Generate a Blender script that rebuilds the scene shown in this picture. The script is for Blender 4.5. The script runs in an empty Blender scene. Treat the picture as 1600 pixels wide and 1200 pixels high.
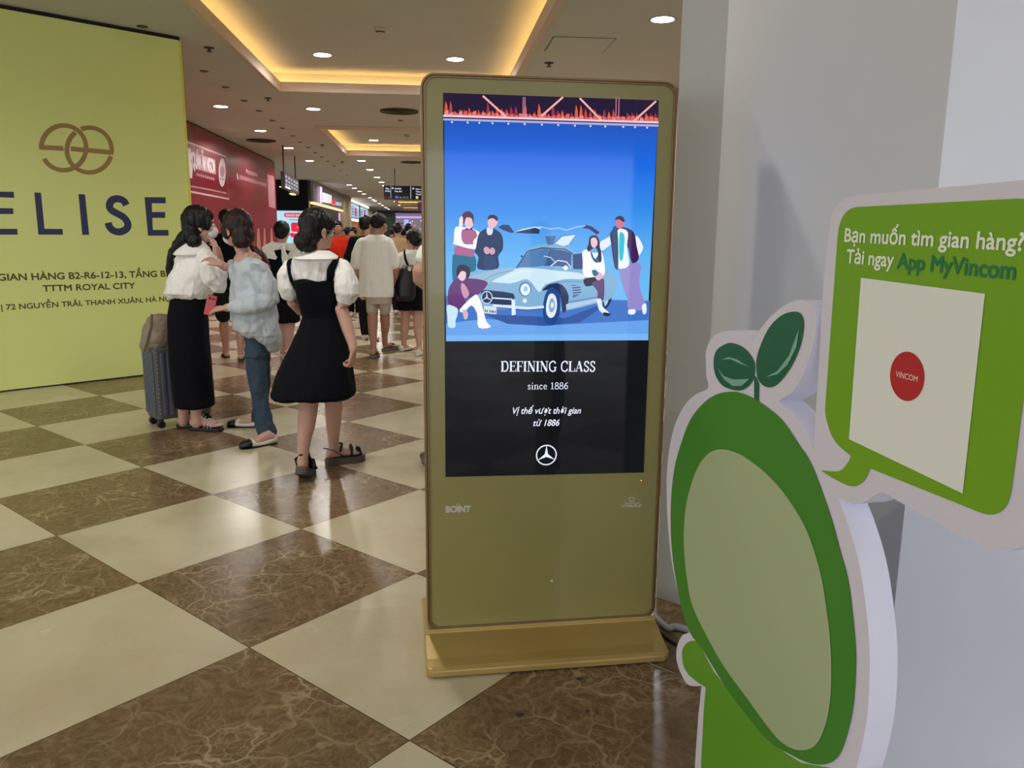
import bpy, bmesh, math, random
import numpy as np
from mathutils import Vector, Matrix, noise
from math import sin, cos, pi, radians as rad

# ------------------------------------------------------------------ camera
scn = bpy.context.scene
col = scn.collection
F_PX = 1234.85; PITCH = 0.18584; ROLL = 0.00822; EYE = 1.4128
R_ = np.array([1., 0, 0]); W_ = np.array([0, cos(PITCH), -sin(PITCH)]); U_ = np.cross(R_, W_)
R_, U_ = cos(ROLL)*R_+sin(ROLL)*U_, -sin(ROLL)*R_+cos(ROLL)*U_
cam_d = bpy.data.cameras.new('camera'); cam = bpy.data.objects.new('camera', cam_d); col.objects.link(cam)
cam_d.sensor_width = 36; cam_d.lens = 36*F_PX/1600; cam_d.clip_end = 300; cam_d.clip_start = .02
cam.matrix_world = Matrix(((R_[0], U_[0], -W_[0], 0), (R_[1], U_[1], -W_[1], 0), (R_[2], U_[2], -W_[2], EYE), (0, 0, 0, 1)))
scn.camera = cam

# ------------------------------------------------------------------ world, exposure
wd = bpy.data.worlds.new('world'); scn.world = wd; wd.use_nodes = True
wd.node_tree.nodes['Background'].inputs[0].default_value = (.84, .89, 1.0, 1)
wd.node_tree.nodes['Background'].inputs[1].default_value = 2.9
scn.view_settings.view_transform = 'Standard'; scn.view_settings.look = 'None'
scn.view_settings.exposure = 0; scn.view_settings.gamma = 1; scn.view_settings.use_curve_mapping = False
DL_POWER = 128      # watts of each ceiling downlight
COVE = 15.0         # strength of the warm cove strips

# ------------------------------------------------------------------ geometry helpers
def ray(x, y): return (x-800)/F_PX*R_-(y-600)/F_PX*U_+W_
def flo(x, y, z=0.):                       # point of the level z seen at a photo position
    d = ray(x, y); t = (z-EYE)/d[2]; return d*t+np.array([0, 0, EYE])
def atY(x, y, Y):                          # point at distance Y
    d = ray(x, y); return d*(Y/d[1])+np.array([0, 0, EYE])
LAT = -0.68279                              # tile lattice direction
LA = np.array([cos(LAT), sin(LAT)]); LB = np.array([LA[1], -LA[0]])
CD = -(LA+LB)/math.sqrt(2); CE = np.array([CD[1], -CD[0]])   # along / across the corridor
CANG = math.atan2(CE[1], CE[0])
def w(e, s, z=0.): p = e*CE+s*CD; return np.array([p[0], p[1], z])
def lin(c):
    return tuple((v/255/12.92 if v/255 <= .04045 else ((v/255+.055)/1.055)**2.4) for v in c)
def unit(v): v = np.array(v, float); return v/np.linalg.norm(v)
def rotz(a): return np.array([[cos(a), -sin(a), 0], [sin(a), cos(a), 0], [0, 0, 1.]])

# ------------------------------------------------------------------ materials
def mat(name, rgb, rough=.6, metal=0., spec=.5, emit=None, estr=1., bump=None, var=None, lincol=False, coat=0., sss=0.):
    m = bpy.data.materials.new(name); m.use_nodes = True; nt = m.node_tree; b = nt.nodes['Principled BSDF']
    c = rgb if lincol else lin(rgb)
    b.inputs['Base Color'].default_value = (*c, 1); b.inputs['Roughness'].default_value = rough
    b.inputs['Metallic'].default_value = metal; b.inputs['Specular IOR Level'].default_value = spec
    if coat: b.inputs['Coat Weight'].default_value = coat; b.inputs['Coat Roughness'].default_value = .05
    if sss: b.inputs['Subsurface Weight'].default_value = sss; b.inputs['Subsurface Radius'].default_value = (.01, .004, .002); b.inputs['Subsurface Scale'].default_value = 1
    if emit is not None:
        b.inputs['Emission Color'].default_value = (*lin(emit), 1); b.inputs['Emission Strength'].default_value = estr
    if var or bump:
        tc = nt.nodes.new('ShaderNodeTexCoord')
        if var:                            # (scale, amount): mottling of the base colour
            n = nt.nodes.new('ShaderNodeTexNoise'); n.inputs['Scale'].default_value = var[0]; n.inputs['Detail'].default_value = 5
            nt.links.new(tc.outputs['Object'], n.inputs['Vector'])
            r = nt.nodes.new('ShaderNodeMapRange'); r.inputs['From Min'].default_value = .3; r.inputs['From Max'].default_value = .7
            r.inputs['To Min'].default_value = 1-var[1]; r.inputs['To Max'].default_value = 1+var[1]
            nt.links.new(n.outputs['Fac'], r.inputs['Value'])
            mm = nt.nodes.new('ShaderNodeVectorMath'); mm.operation = 'SCALE'; mm.inputs[0].default_value = c
            nt.links.new(r.outputs[0], mm.inputs['Scale']); nt.links.new(mm.outputs[0], b.inputs['Base Color'])
        if bump:                           # (scale, strength, stretch z)
            n = nt.nodes.new('ShaderNodeTexNoise'); n.inputs['Scale'].default_value = bump[0]; n.inputs['Detail'].default_value = 4
            mp = nt.nodes.new('ShaderNodeMapping'); mp.inputs['Scale'].default_value = (1, 1, bump[2] if len(bump) > 2 else 1)
            nt.links.new(tc.outputs['Object'], mp.inputs[0]); nt.links.new(mp.outputs[0], n.inputs['Vector'])
            bp = nt.nodes.new('ShaderNodeBump'); bp.inputs['Strength'].default_value = bump[1]; bp.inputs['Distance'].default_value = .01
            nt.links.new(n.outputs['Fac'], bp.inputs['Height']); nt.links.new(bp.outputs[0], b.inputs['Normal'])
    return m
_emc = {}
def em(rgb, s=1., gloss=True):             # a lit screen or lamp colour
    key = (tuple(rgb), s, gloss)
    if key not in _emc: _emc[key] = mat('lit_%d_%d_%d' % tuple(rgb), (3, 3, 3), rough=.05 if gloss else .6, spec=.28 if gloss else .1, emit=rgb, estr=s)
    return _emc[key]
_flc = {}
def fl(rgb, rough=.45):                    # a plain printed colour
    key = (tuple(rgb), rough)
    if key not in _flc: _flc[key] = mat('print_%d_%d_%d' % tuple(rgb), rgb, rough=rough)
    return _flc[key]

# ------------------------------------------------------------------ mesh building
class MB:
    def __init__(s): s.v = []; s.f = []; s.m = []; s.mats = []
    def mi(s, m):
        if m is None: return 0
        if m not in s.mats: s.mats.append(m)
        return s.mats.index(m)
    def add(s, vs, fs, m=None):
        o = len(s.v); s.v += [tuple(map(float, p)) for p in vs]; i = s.mi(m)
        for f in fs: s.f.append(tuple(o+j for j in f)); s.m.append(i)
        return s
    def box(s, c, size, R=None, m=None):
        c = np.array(c, float); h = np.array(size, float)/2
        vs = [np.array([a*h[0], b*h[1], g*h[2]]) for a in (-1, 1) for b in (-1, 1) for g in (-1, 1)]
        if R is not None: vs = [R@p for p in vs]
        return s.add([c+p for p in vs], [(0, 1, 3, 2), (4, 6, 7, 5), (0, 4, 5, 1), (2, 3, 7, 6), (0, 2, 6, 4), (1, 5, 7, 3)], m)
    def loft(s, rings, m=None, cap=True, closed=False):
        n = len(rings[0]); vs = [p for r in rings for p in r]; fs = []
        L = len(rings)
        for i in range(L if closed else L-1):
            for j in range(n):
                a = i*n+j; b = i*n+(j+1) % n; i2 = (i+1) % L; fs.append((a, b, i2*n+(j+1) % n, i2*n+j))
        if cap and not closed: fs += [tuple(range(n-1, -1, -1)), tuple(range((L-1)*n, L*n))]
        return s.add(vs, fs, m)
    def ell(s, c, r, R=None, m=None, nu=16, nv=10):
        c = np.array(c, float); rings = []
        for i in range(1, nv):
            t = pi*i/nv
            rings.append([np.array([r[0]*sin(t)*cos(2*pi*j/nu), r[1]*sin(t)*sin(2*pi*j/nu), r[2]*cos(t)]) for j in range(nu)])
        vs = [p for q in rings for p in q]+[np.array([0, 0, r[2]]), np.array([0, 0, -r[2]])]
        if R is not None: vs = [R@p for p in vs]
        fs = []; k = len(rings)
        for i in range(k-1):
            for j in range(nu): fs.append((i*nu+j, (i+1)*nu+j, (i+1)*nu+(j+1) % nu, i*nu+(j+1) % nu))
        for j in range(nu):
            fs.append((k*nu, j, (j+1) % nu)); fs.append((k*nu+1, (k-1)*nu+(j+1) % nu, (k-1)*nu+j))
        return s.add([c+p for p in vs], fs, m)
    def tube(s, pts, rad_, m=None, n=14, flat=1., up=(0, 0, 1), round_=True):
        P = [np.array(p, float) for p in pts]; Rr = list(rad_) if hasattr(rad_, '__len__') else [rad_]*len(P)
        if round_:                         # rounded ends
            a = unit(P[0]-P[1]); b = unit(P[-1]-P[-2])
            P = [P[0]+a*Rr[0]*.95, P[0]+a*Rr[0]*.6]+P+[P[-1]+b*Rr[-1]*.6, P[-1]+b*Rr[-1]*.95]
            Rr = [Rr[0]*.3, Rr[0]*.8]+Rr+[Rr[-1]*.8, Rr[-1]*.3]
        rings = []; prev = None
        for i, p in enumerate(P):
            t = unit(P[min(i+1, len(P)-1)]-P[max(i-1, 0)])
            if prev is None:
                u = np.array(up, float); u = u-t*(u@t)
                if np.linalg.norm(u) < 1e-3: u = np.array([0, 1., 0])-t*t[1]
            else: u = prev-t*(prev@t)
            u = unit(u); prev = u; v = np.cross(t, u)
            rings.append([p+Rr[i]*(cos(2*pi*j/n)*v+flat*sin(2*pi*j/n)*u) for j in range(n)])
        return s.loft(rings, m)
    def prism(s, poly, O, ux, uy, nrm, d0, d1, m=None, ms=None):   # polygon in the plane (ux, uy), from depth d0 to d1 along nrm
        n = len(poly); O, ux, uy, nrm = [np.array(q, float) for q in (O, ux, uy, nrm)]
        a = [O+ux*p[0]+uy*p[1]+nrm*d0 for p in poly]; b = [O+ux*p[0]+uy*p[1]+nrm*d1 for p in poly]
        s.add(b, [tuple(range(n))], m); s.add(a, [tuple(range(n-1, -1, -1))], ms or m)
        return s.add(a+b, [(i, (i+1) % n, n+(i+1) % n, n+i) for i in range(n)], ms or m)
    def face(s, poly, O, ux, uy, nrm, d, m=None):
        O, ux, uy, nrm = [np.array(q, float) for q in (O, ux, uy, nrm)]
        return s.add([O+ux*p[0]+uy*p[1]+nrm*d for p in poly], [tuple(range(len(poly)))], m)
    def lathe(s, prof, c=(0, 0, 0), n=24, m=None, cap=True):
        return s.loft([[np.array([c[0]+r*cos(2*pi*j/n), c[1]+r*sin(2*pi*j/n), c[2]+z]) for j in range(n)] for r, z in prof], m, cap)
    def mesh(s, name):
        me = bpy.data.meshes.new(name); me.from_pydata(s.v, [], s.f)
        for m in s.mats: me.materials.append(m)
        me.polygons.foreach_set('material_index', s.m); me.update(); return me
    def build(s, name, m=None, parent=None, smooth=False, bevel=0, angle=False, fix=True):
        me = s.mesh(name)
        if m is not None: me.materials.clear(); me.materials.append(m); me.polygons.foreach_set('material_index', [0]*len(me.polygons))
        if fix:
            bm = bmesh.new(); bm.from_mesh(me); bmesh.ops.recalc_face_normals(bm, faces=bm.faces); bm.to_mesh(me); bm.free()
        return link(name, me, parent, smooth or angle, bevel)
def link(name, me, parent=None, smooth=False, bevel=0, mt=None):
    o = bpy.data.objects.new(name, me); col.objects.link(o)
    if mt is not None: me.materials.clear(); me.materials.append(mt)
    if smooth: me.polygons.foreach_set('use_smooth', [True]*len(me.polygons))
    if bevel:
        b = o.modifiers.new('bevel', 'BEVEL'); b.width = bevel; b.segments = 3; b.limit_method = 'ANGLE'; b.angle_limit = rad(40)
    if parent is not None:
        o.parent = parent
        if not parent.get('_local'): o.matrix_parent_inverse = parent.matrix_world.inverted() if parent.parent is None else (parent_world(parent)).inverted()
    return o
def parent_world(p):
    M = Matrix.Identity(4); ch = []
    while p is not None: ch.append(p); p = p.parent
    for q in reversed(ch): M = M @ q.matrix_parent_inverse @ Matrix.LocRotScale(q.location, q.rotation_euler, q.scale)
    return M
def tag(o, label, cat, group=None, kind=None):
    if label: o['label'] = label
    if cat: o['category'] = cat
    if group: o['group'] = group
    if kind: o['kind'] = kind
    return o
def struct(o, label=None):
    o['kind'] = 'structure'
    if label: o['label'] = label
    return o
def empty(name, loc, label, cat, group=None, rz=0.):
    o = bpy.data.objects.new(name, None); col.objects.link(o); o.location = tuple(map(float, loc)); o.rotation_euler = (0, 0, rz)
    o.empty_display_size = .1
    o.matrix_world = Matrix.LocRotScale(o.location, o.rotation_euler, o.scale)
    return tag(o, label, cat, group)
def copy_tree(o, parent=None):
    c = o.copy(); col.objects.link(c)
    if parent is not None: c.parent = parent
    for ch in list(o.children): copy_tree(ch, c)
    return c
def spline(pts, n=8, closed=True):          # Catmull-Rom through the points
    P = [np.array(p, float) for p in pts]; out = []; L = len(P)
    for i in range(L if closed else L-1):
        if closed: p0, p1, p2, p3 = P[i-1], P[i], P[(i+1) % L], P[(i+2) % L]
        else: p0, p1, p2, p3 = P[max(i-1, 0)], P[i], P[i+1], P[min(i+2, L-1)]
        for j in range(n):
            t = j/n; out.append(.5*((2*p1)+(p2-p0)*t+(2*p0-5*p1+4*p2-p3)*t*t+(3*p1-p0-3*p2+p3)*t**3))
    if not closed: out.append(P[-1])
    return out
def rrect(x0, y0, x1, y1, r, n=8):
    out = []
    for cx, cy, a in ((x1-r, y1-r, 0), (x0+r, y1-r, 90), (x0+r, y0+r, 180), (x1-r, y0+r, 270)):
        out += [(cx+r*cos(rad(a+90*i/n)), cy+r*sin(rad(a+90*i/n))) for i in range(n+1)]
    return out
def roundpoly(pts, rs, n=8):               # corners of a polygon rounded by the given radii
    P = [np.array(p, float) for p in pts]; out = []; L = len(P)
    for i in range(L):
        r = rs[i] if hasattr(rs, '__len__') else rs
        if not r: out.append(P[i]); continue
        a = P[i]+unit(P[i-1]-P[i])*r; b = P[i]+unit(P[(i+1) % L]-P[i])*r
        out += [(1-t)**2*a+2*t*(1-t)*P[i]+t*t*b for t in np.linspace(0, 1, n)]
    return out
class Plane:                                # a real upright plane; photo positions are read off on it
    def __init__(s, O, ux, uy=(0, 0, 1)):
        s.O = np.array(O, float); s.ux = unit(ux); s.uy = unit(uy); n = unit(np.cross(s.ux, s.uy))
        if n@(np.array([0, 0, EYE])-s.O) < 0: n = -n
        s.n = n
    def uv(s, x, y):
        d = ray(x, y); c = np.array([0, 0, EYE]); t = ((s.O-c)@s.n)/(d@s.n); X = c+d*t-s.O
        return np.array([X@s.ux, X@s.uy])
    def pt(s, u, v, d=0.): return s.O+s.ux*u+s.uy*v+s.n*d
    def poly(s, mb, pts, d, m, raw=False, smooth=0):
        P = [p if raw else s.uv(*p) for p in pts]
        if smooth: P = spline(P, smooth)
        return mb.face(P, s.O, s.ux, s.uy, s.n, d, m)
    def stroke(s, mb, pts, wd_, d, m, closed=False, raw=False, smooth=0, w2=None):
        P = [np.array(p, float) if raw else s.uv(*p) for p in pts]
        if smooth: P = spline(P, smooth, closed)
        L = len(P); a = []; b = []
        for i in range(L):
            if closed: t = unit(P[(i+1) % L]-P[i-1])
            else: t = unit(P[min(i+1, L-1)]-P[max(i-1, 0)])
            nn = np.array([-t[1], t[0]]); k = wd_/2
            if w2 is not None: k = (wd_+(w2-wd_)*i/(L-1))/2
            a.append(P[i]+nn*k); b.append(P[i]-nn*k)
        for i in range(L if closed else L-1):
            j = (i+1) % L; mb.face([a[i], b[i], b[j], a[j]], s.O, s.ux, s.uy, s.n, d, m)
        return mb
def glyphs(txt, bold=0., shear=0.):
    c = bpy.data.curves.new('t', 'FONT'); c.body = txt; c.size = 1; c.offset = bold; c.shear = shear; c.resolution_u = 4
    o = bpy.data.objects.new('t', c); col.objects.link(o); dg = bpy.context.evaluated_depsgraph_get()
    me = bpy.data.meshes.new_from_object(o.evaluated_get(dg)); vs = [(v.co.x, v.co.y) for v in me.vertices]; fs = [tuple(p.vertices) for p in me.polygons]
    bpy.data.objects.remove(o); bpy.data.curves.remove(c); bpy.data.meshes.remove(me); return vs, fs
def ptext(pl, mb, txt, pl_px, pr_px, cap, d, m, bold=.01, shear=0., raw=False, capratio=.729):
    """lettering on the plane from baseline start to baseline end, cap height in metres"""
    a = np.array(pl_px, float) if raw else pl.uv(*pl_px); b = np.array(pr_px, float) if raw else pl.uv(*pr_px)
    vs, fs = glyphs(txt, 0., shear)
    if not vs: return
    x0 = min(v[0] for v in vs); x1 = max(v[0] for v in vs); sx = (b[0]-a[0])/(x1-x0); sy = cap/capratio
    bo = bold*1.6*sy; offs = [(0, 0)] if bold <= 0 else [(bo*cos(t), bo*sin(t)) for t in np.linspace(0, 2*pi, 9)[:-1]]
    for i, (ox, oy) in enumerate(offs):        # a heavier weight: slightly shifted layers
        out = []
        for x, y in vs:
            t = (x-x0)/(x1-x0); u = a[0]+(x-x0)*sx; v = a[1]+(b[1]-a[1])*t+y*sy
            out.append(pl.pt(u+ox, v+oy, d+i*2e-6))
        mb.add(out, fs, m)
# ================================================================== the room
CEIL = 3.3; RECESS = 3.5
# floor: square marble tiles laid at 45 degrees to the corridor
def floor_material(name='marble_tiles', brown=False):
    m = bpy.data.materials.new(name); m.use_nodes = True; nt = m.node_tree; N = nt.nodes.new; Lk = nt.links.new
    b = nt.nodes['Principled BSDF']; tc = N('ShaderNodeTexCoord')
    def vm(op, a, c=None, s=None):
        n = N('ShaderNodeVectorMath'); n.operation = op
        if hasattr(a, 'links'): Lk(a, n.inputs[0])
        else: n.inputs[0].default_value = a
        if c is not None:
            if hasattr(c, 'links'): Lk(c, n.inputs[1])
            else: n.inputs[1].default_value = c
        if s is not None: n.inputs['Scale'].default_value = s
        return n
    def mt(op, a, c=None, c2=None):
        n = N('ShaderNodeMath'); n.operation = op
        for i, q in enumerate((a, c, c2)):
            if q is None: continue
            if hasattr(q, 'links'): Lk(q, n.inputs[i])
            else: n.inputs[i].default_value = q
        return n.outputs[0]
    sc = vm('SCALE', tc.outputs['Object'], s=1/.8).outputs[0]
    fr = vm('FRACTION', sc).outputs[0]; fo = vm('FLOOR', sc).outputs[0]
    sx = N('ShaderNodeSeparateXYZ'); Lk(fo, sx.inputs[0]); sf = N('ShaderNodeSeparateXYZ'); Lk(fr, sf.inputs[0])
    par = mt('ABSOLUTE', mt('MODULO', mt('ADD', sx.outputs[0], sx.outputs[1]), 2.))     # 1 = brown
    wn = N('ShaderNodeTexWhiteNoise'); wn.noise_dimensions = '2D'; Lk(fo, wn.inputs['Vector'])
    off = vm('SCALE', wn.outputs['Color'], s=30.).outputs[0]
    pos = vm('ADD', tc.outputs['Object'], off).outputs[0]
    # brown: dark emperador with a net of pale veins
    dn = N('ShaderNodeTexNoise'); dn.inputs['Scale'].default_value = 4.5; dn.inputs['Detail'].default_value = 6; Lk(pos, dn.inputs['Vector'])
    dsub = vm('SUBTRACT', dn.outputs['Color'], (.5, .5, .5)).outputs[0]; dsc = vm('SCALE', dsub, s=.30).outputs[0]
    wp = vm('ADD', pos, dsc).outputs[0]
    def veins(scale, lo, hi, dist):
        v = N('ShaderNodeTexVoronoi'); v.feature = 'DISTANCE_TO_EDGE'; v.inputs['Scale'].default_value = scale; Lk(wp, v.inputs['Vector'])
        r = N('ShaderNodeMapRange'); r.inputs['From Min'].default_value = lo; r.inputs['From Max'].default_value = hi
        r.inputs['To Min'].default_value = 1; r.inputs['To Max'].default_value = 0; Lk(v.outputs['Distance'], r.inputs['Value']); return r.outputs[0]
    n2 = N('ShaderNodeTexNoise'); n2.inputs['Scale'].default_value = 3.; n2.inputs['Detail'].default_value = 4; Lk(pos, n2.inputs['Vector'])
    msk = N('ShaderNodeMapRange'); msk.inputs['From Min'].default_value = .42; msk.inputs['From Max'].default_value = .68; Lk(n2.outputs['Fac'], msk.inputs['Value'])
    v1 = mt('MULTIPLY', veins(6, 0, .045, 0), mt('MULTIPLY_ADD', msk.outputs[0], .8, .15))
    v2 = mt('MULTIPLY', veins(21, 0, .09, 0), mt('MULTIPLY_ADD', msk.outputs[0], .38, .10))
    vv = mt('MINIMUM', mt('MAXIMUM', v1, v2), 1.)
    n3 = N('ShaderNodeTexNoise'); n3.inputs['Scale'].default_value = 26; n3.inputs['Detail'].default_value = 6; n3.inputs['Roughness'].default_value = .65; Lk(wp, n3.inputs['Vector'])
    cr = N('ShaderNodeValToRGB'); Lk(n3.outputs['Fac'], cr.inputs[0])
    cr.color_ramp.elements[0].position = .3; cr.color_ramp.elements[0].color = (*lin((92, 71, 46)), 1)
    cr.color_ramp.elements[1].position = .72; cr.color_ramp.elements[1].color = (*lin((134, 110, 80)), 1)
    mx = N('ShaderNodeMix'); mx.data_type = 'RGBA'; Lk(vv, mx.inputs['Factor']); Lk(cr.outputs[0], mx.inputs['A']); mx.inputs['B'].default_value = (*lin((184, 164, 130)), 1)
    # cream: soft clouds
    n4 = N('ShaderNodeTexNoise'); n4.inputs['Scale'].default_value = 2.2; n4.inputs['Detail'].default_value = 7; n4.inputs['Roughness'].default_value = .6; Lk(wp, n4.inputs['Vector'])
    c4 = N('ShaderNodeValToRGB'); Lk(n4.outputs['Fac'], c4.inputs[0])
    c4.color_ramp.elements[0].position = .3; c4.color_ramp.elements[0].color = (*lin((186, 174, 144)), 1)
    c4.color_ramp.elements[1].position = .7; c4.color_ramp.elements[1].color = (*lin((205, 195, 168)), 1)
    m2 = N('ShaderNodeMix'); m2.data_type = 'RGBA'; m2.inputs['Factor'].default_value = 1.
    if not brown: Lk(par, m2.inputs['Factor'])
    Lk(c4.outputs[0], m2.inputs['A']); Lk(mx.outputs['Result'], m2.inputs['B'])
    # joints
    def ed(o): return mt('ABSOLUTE', mt('SUBTRACT', o, .5))
    j = mt('GREATER_THAN', mt('MAXIMUM', ed(sf.outputs[0]), ed(sf.outputs[1])), .4978)
    m3 = N('ShaderNodeMix'); m3.data_type = 'RGBA'; Lk(j, m3.inputs['Factor']); Lk(m2.outputs['Result'], m3.inputs['A']); m3.inputs['B'].default_value = (*lin((70, 56, 40)), 1)
    Lk(m3.outputs['Result'], b.inputs['Base Color'])
    b.inputs['Roughness'].default_value = .2; b.inputs['Specular IOR Level'].default_value = .3
    n5 = N('ShaderNodeTexNoise'); n5.inputs['Scale'].default_value = 1.6; n5.inputs['Detail'].default_value = 3; Lk(tc.outputs['Object'], n5.inputs['Vector'])
    r5 = N('ShaderNodeMapRange'); r5.inputs['To Min'].default_value = .16; r5.inputs['To Max'].default_value = .34; Lk(n5.outputs['Fac'], r5.inputs['Value']); Lk(r5.outputs[0], b.inputs['Roughness'])
    return m
org = np.array([-1.02, 3.65])
fm = bpy.data.meshes.new('floor')
Rl = np.array([[LA[0], -LB[0]], [LA[1], -LB[1]]])
cor = []
for e, s in ((-16, -14), (16, -14), (16, 74), (-16, 74)):
    p = w(e, s)[:2]-org; cor.append((float(p@LA), float(-(p@LB)), 0.))
fm.from_pydata(cor+[(c[0], c[1], -.1) for c in cor], [], [(0, 1, 2, 3), (7, 6, 5, 4), (0, 4, 5, 1), (1, 5, 6, 2), (2, 6, 7, 3), (3, 7, 4, 0)])
flr = link('floor', fm); fm.materials.append(floor_material()); flr.location = (org[0], org[1], 0); flr.rotation_euler = (0, 0, LAT)
flr.matrix_world = Matrix.LocRotScale(flr.location, flr.rotation_euler, flr.scale)
struct(flr, 'brown and cream marble tile floor in a diagonal checkerboard')
sm = mat('stain', (58, 52, 44), rough=.7)
for x, y, r in ((905, 1061, .012), (812, 1117, .013), (918, 1111, .008), (889, 1057, .004), (924, 1056, .004)):
    p = flo(x, y); mb = MB(); mb.add([(p[0]+r*(1+.2*sin(3*a))*cos(a), p[1]+r*.8*sin(a), .0006) for a in np.linspace(0, 2*pi, 15)[:-1]], [tuple(range(14))], sm)
    o = mb.build('floor_stain', parent=flr, fix=False); o['label'] = 'dark grey stain'

M_ceil = mat('ceiling_paint', (204, 206, 202), rough=.85, spec=.2, var=(1.2, .03))
M_trim = mat('cornice_paint', (214, 196, 180), rough=.6, spec=.3)
coffers = [(-1.95, 1.02, s0, s0+4.72) for s0 in (-10.7, -2.15, 6.41, 14.97)]+[(-1.95, 1.02, 46., 50.7), (-1.95, 1.02, 56., 60.7)]
mb = MB()
def cquad(e0, e1, s0, s1, z, th=.0):
    mb.add([w(e0, s0, z), w(e1, s0, z), w(e1, s1, z), w(e0, s1, z)], [(0, 1, 2, 3)])
ss = -14.
for e0, e1, s0, s1 in coffers:
    cquad(-16, 16, ss, s0, CEIL); cquad(-16, e0, s0, s1, CEIL); cquad(e1, 16, s0, s1, CEIL); ss = s1
cquad(-16, 16, ss, 74, CEIL)
G = .16
for e0, e1, s0, s1 in coffers:                 # raised trays, wider than their openings
    a0, a1, b0, b1 = e0-G, e1+G, s0-G, s1+G; cquad(a0, a1, b0, b1, RECESS)
    for p, q in (((a0, b0), (a1, b0)), ((a1, b0), (a1, b1)), ((a1, b1), (a0, b1)), ((a0, b1), (a0, b0))):
        mb.add([w(*p, CEIL+.005), w(*q, CEIL+.005), w(*q, RECESS), w(*p, RECESS)], [(0, 1, 2, 3)])
    for (p0, p1, q0, q1) in ((a0, a1, b0, s0), (a0, a1, s1, b1), (a0, e0, s0, s1), (e1, a1, s0, s1)): cquad(p0, p1, q0, q1, CEIL+.005)
cquad(-16, 16, -14, 74, 3.75)
ce = mb.build('ceiling', M_ceil, fix=False); struct(ce, 'beige plaster ceiling with raised trays')
warm = mat('cove_strip', (255, 200, 120), rough=.5, emit=(255, 200, 118), estr=COVE)
for i, (e0, e1, s0, s1) in enumerate(coffers):
    # cornice around the opening: stepped profile (outward from opening edge, height)
    prof = [(-.085, CEIL-.002), (-.085, CEIL-.014), (-.06, CEIL-.02), (-.055, CEIL-.03), (-.022, CEIL-.042), (-.018, CEIL-.052), (.012, CEIL-.06), (.02, CEIL-.05), (.02, CEIL+.062), (-.005, CEIL+.062), (-.012, CEIL+.004)]
    mb = MB(); rings = []
    for k in range(len(prof)):
        o, z = prof[k]; rings.append([w(e0+o, s0+o, z), w(e1-o, s0+o, z), w(e1-o, s1-o, z), w(e0+o, s1-o, z)])
    mb.loft(rings, cap=False, closed=True)
    t = mb.build('trim_%d' % (i+1), M_trim); struct(t, 'stepped cornice around a raised ceiling tray')
    mb = MB(); o = -.075; z = CEIL+.03; h = .007       # the glowing strip lying behind the cornice lip
    mb.loft([[w(e0+o+p, s0+o+p, z+q), w(e1-o-p, s0+o+p, z+q), w(e1-o-p, s1-o-p, z+q), w(e0+o+p, s1-o-p, z+q)] for p, q in ((-h, -h), (h, -h), (h, h), (-h, h))], cap=False, closed=True)
    t2 = mb.build('cove_light_strip', warm, parent=t); t2['label'] = 'warm glowing cove light strip'

# ------------------------------------------------------------------ downlights and small ceiling fittings
M_ring = mat('downlight_ring', (200, 198, 192), rough=.4); M_lamp = mat('downlight_lamp', (255, 255, 255), emit=(255, 250, 240), estr=24)
M_dark = mat('dark_fitting', (66, 56, 48), rough=.5); M_white = mat('white_plastic', (196, 190, 180), rough=.5)
def downlight():
    o = empty('ceiling_downlight', (0, 0, 0), '', 'ceiling light'); o['_local'] = 1
    MB().lathe([(.100, .0), (.118, -.001), (.122, -.006), (.114, -.009), (.102, -.006)], n=28).build('trim_ring', M_ring, o, smooth=True)
    MB().lathe([(.101, -.001), (.101, -.006), (.05, -.008), (.001, -.008)], n=28).build('lamp', M_lamp, o)
    ld = bpy.data.lights.new('downlight_beam', 'SPOT'); ld.energy = DL_POWER; ld.color = (1, .965, .90); ld.spot_size = rad(172); ld.spot_blend = .45; ld.shadow_soft_size = .11
    l = bpy.data.objects.new('lamp_beam', ld); col.objects.link(l); l.parent = o; l.location = (0, 0, -.02)
    return o
proto = downlight(); used = [False]
COOL = proto.children[-1].data if proto.children[-1].type == 'LIGHT' else [c for c in proto.children if c.type == 'LIGHT'][0].data
COOL = COOL.copy(); COOL.name = 'downlight_beam_cool'; COOL.color = (.74, .84, 1)
def put_light(e, s, z, label, group, copies={}):
    o = proto if not used[0] else copy_tree(proto)
    used[0] = True; p = w(e, s, z); o.location = tuple(p); o['label'] = label; o['group'] = group
    if abs(e-2.06) < .01:                     # this row has cooler lamps
        for c_ in o.children:
            if c_.type == 'LIGHT': c_.data = COOL
ordn = ['first', 'second', 'third', 'fourth', 'fifth', 'sixth', 'seventh', 'eighth', 'ninth', 'tenth', 'eleventh', 'twelfth', 'thirteenth', 'fourteenth', 'fifteenth', 'sixteenth', 'seventeenth', 'eighteenth']
rowL = [12.93, 15.79, 18.79, 21.93, 32.3, 34.5, 36.96, 39.23, 43.25, 45.57, 47.26, 51.1, 54.2, 57.65, 60.1, 62.5]
for i, s in enumerate(rowL): put_light(-3.14, s, CEIL, 'round white ceiling downlight, %s from the front in the left row' % ordn[i], 'downlights of the left ceiling row')
rowM = [12.96, 21.65, 24.56, 27.77, 30.22, 32.4]
for i, s in enumerate(rowM): put_light(-1.77, s, CEIL, 'round white ceiling downlight, %s from the front in the second row' % ordn[i], 'downlights of the second ceiling row')
for i, s in enumerate([47.8, 53.6]): put_light(-1.9-.12, s, CEIL, 'tiny far downlight beside a far warm tray, %s one' % ('nearer' if i == 0 else 'farther'), 'downlights of the second ceiling row')
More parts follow.
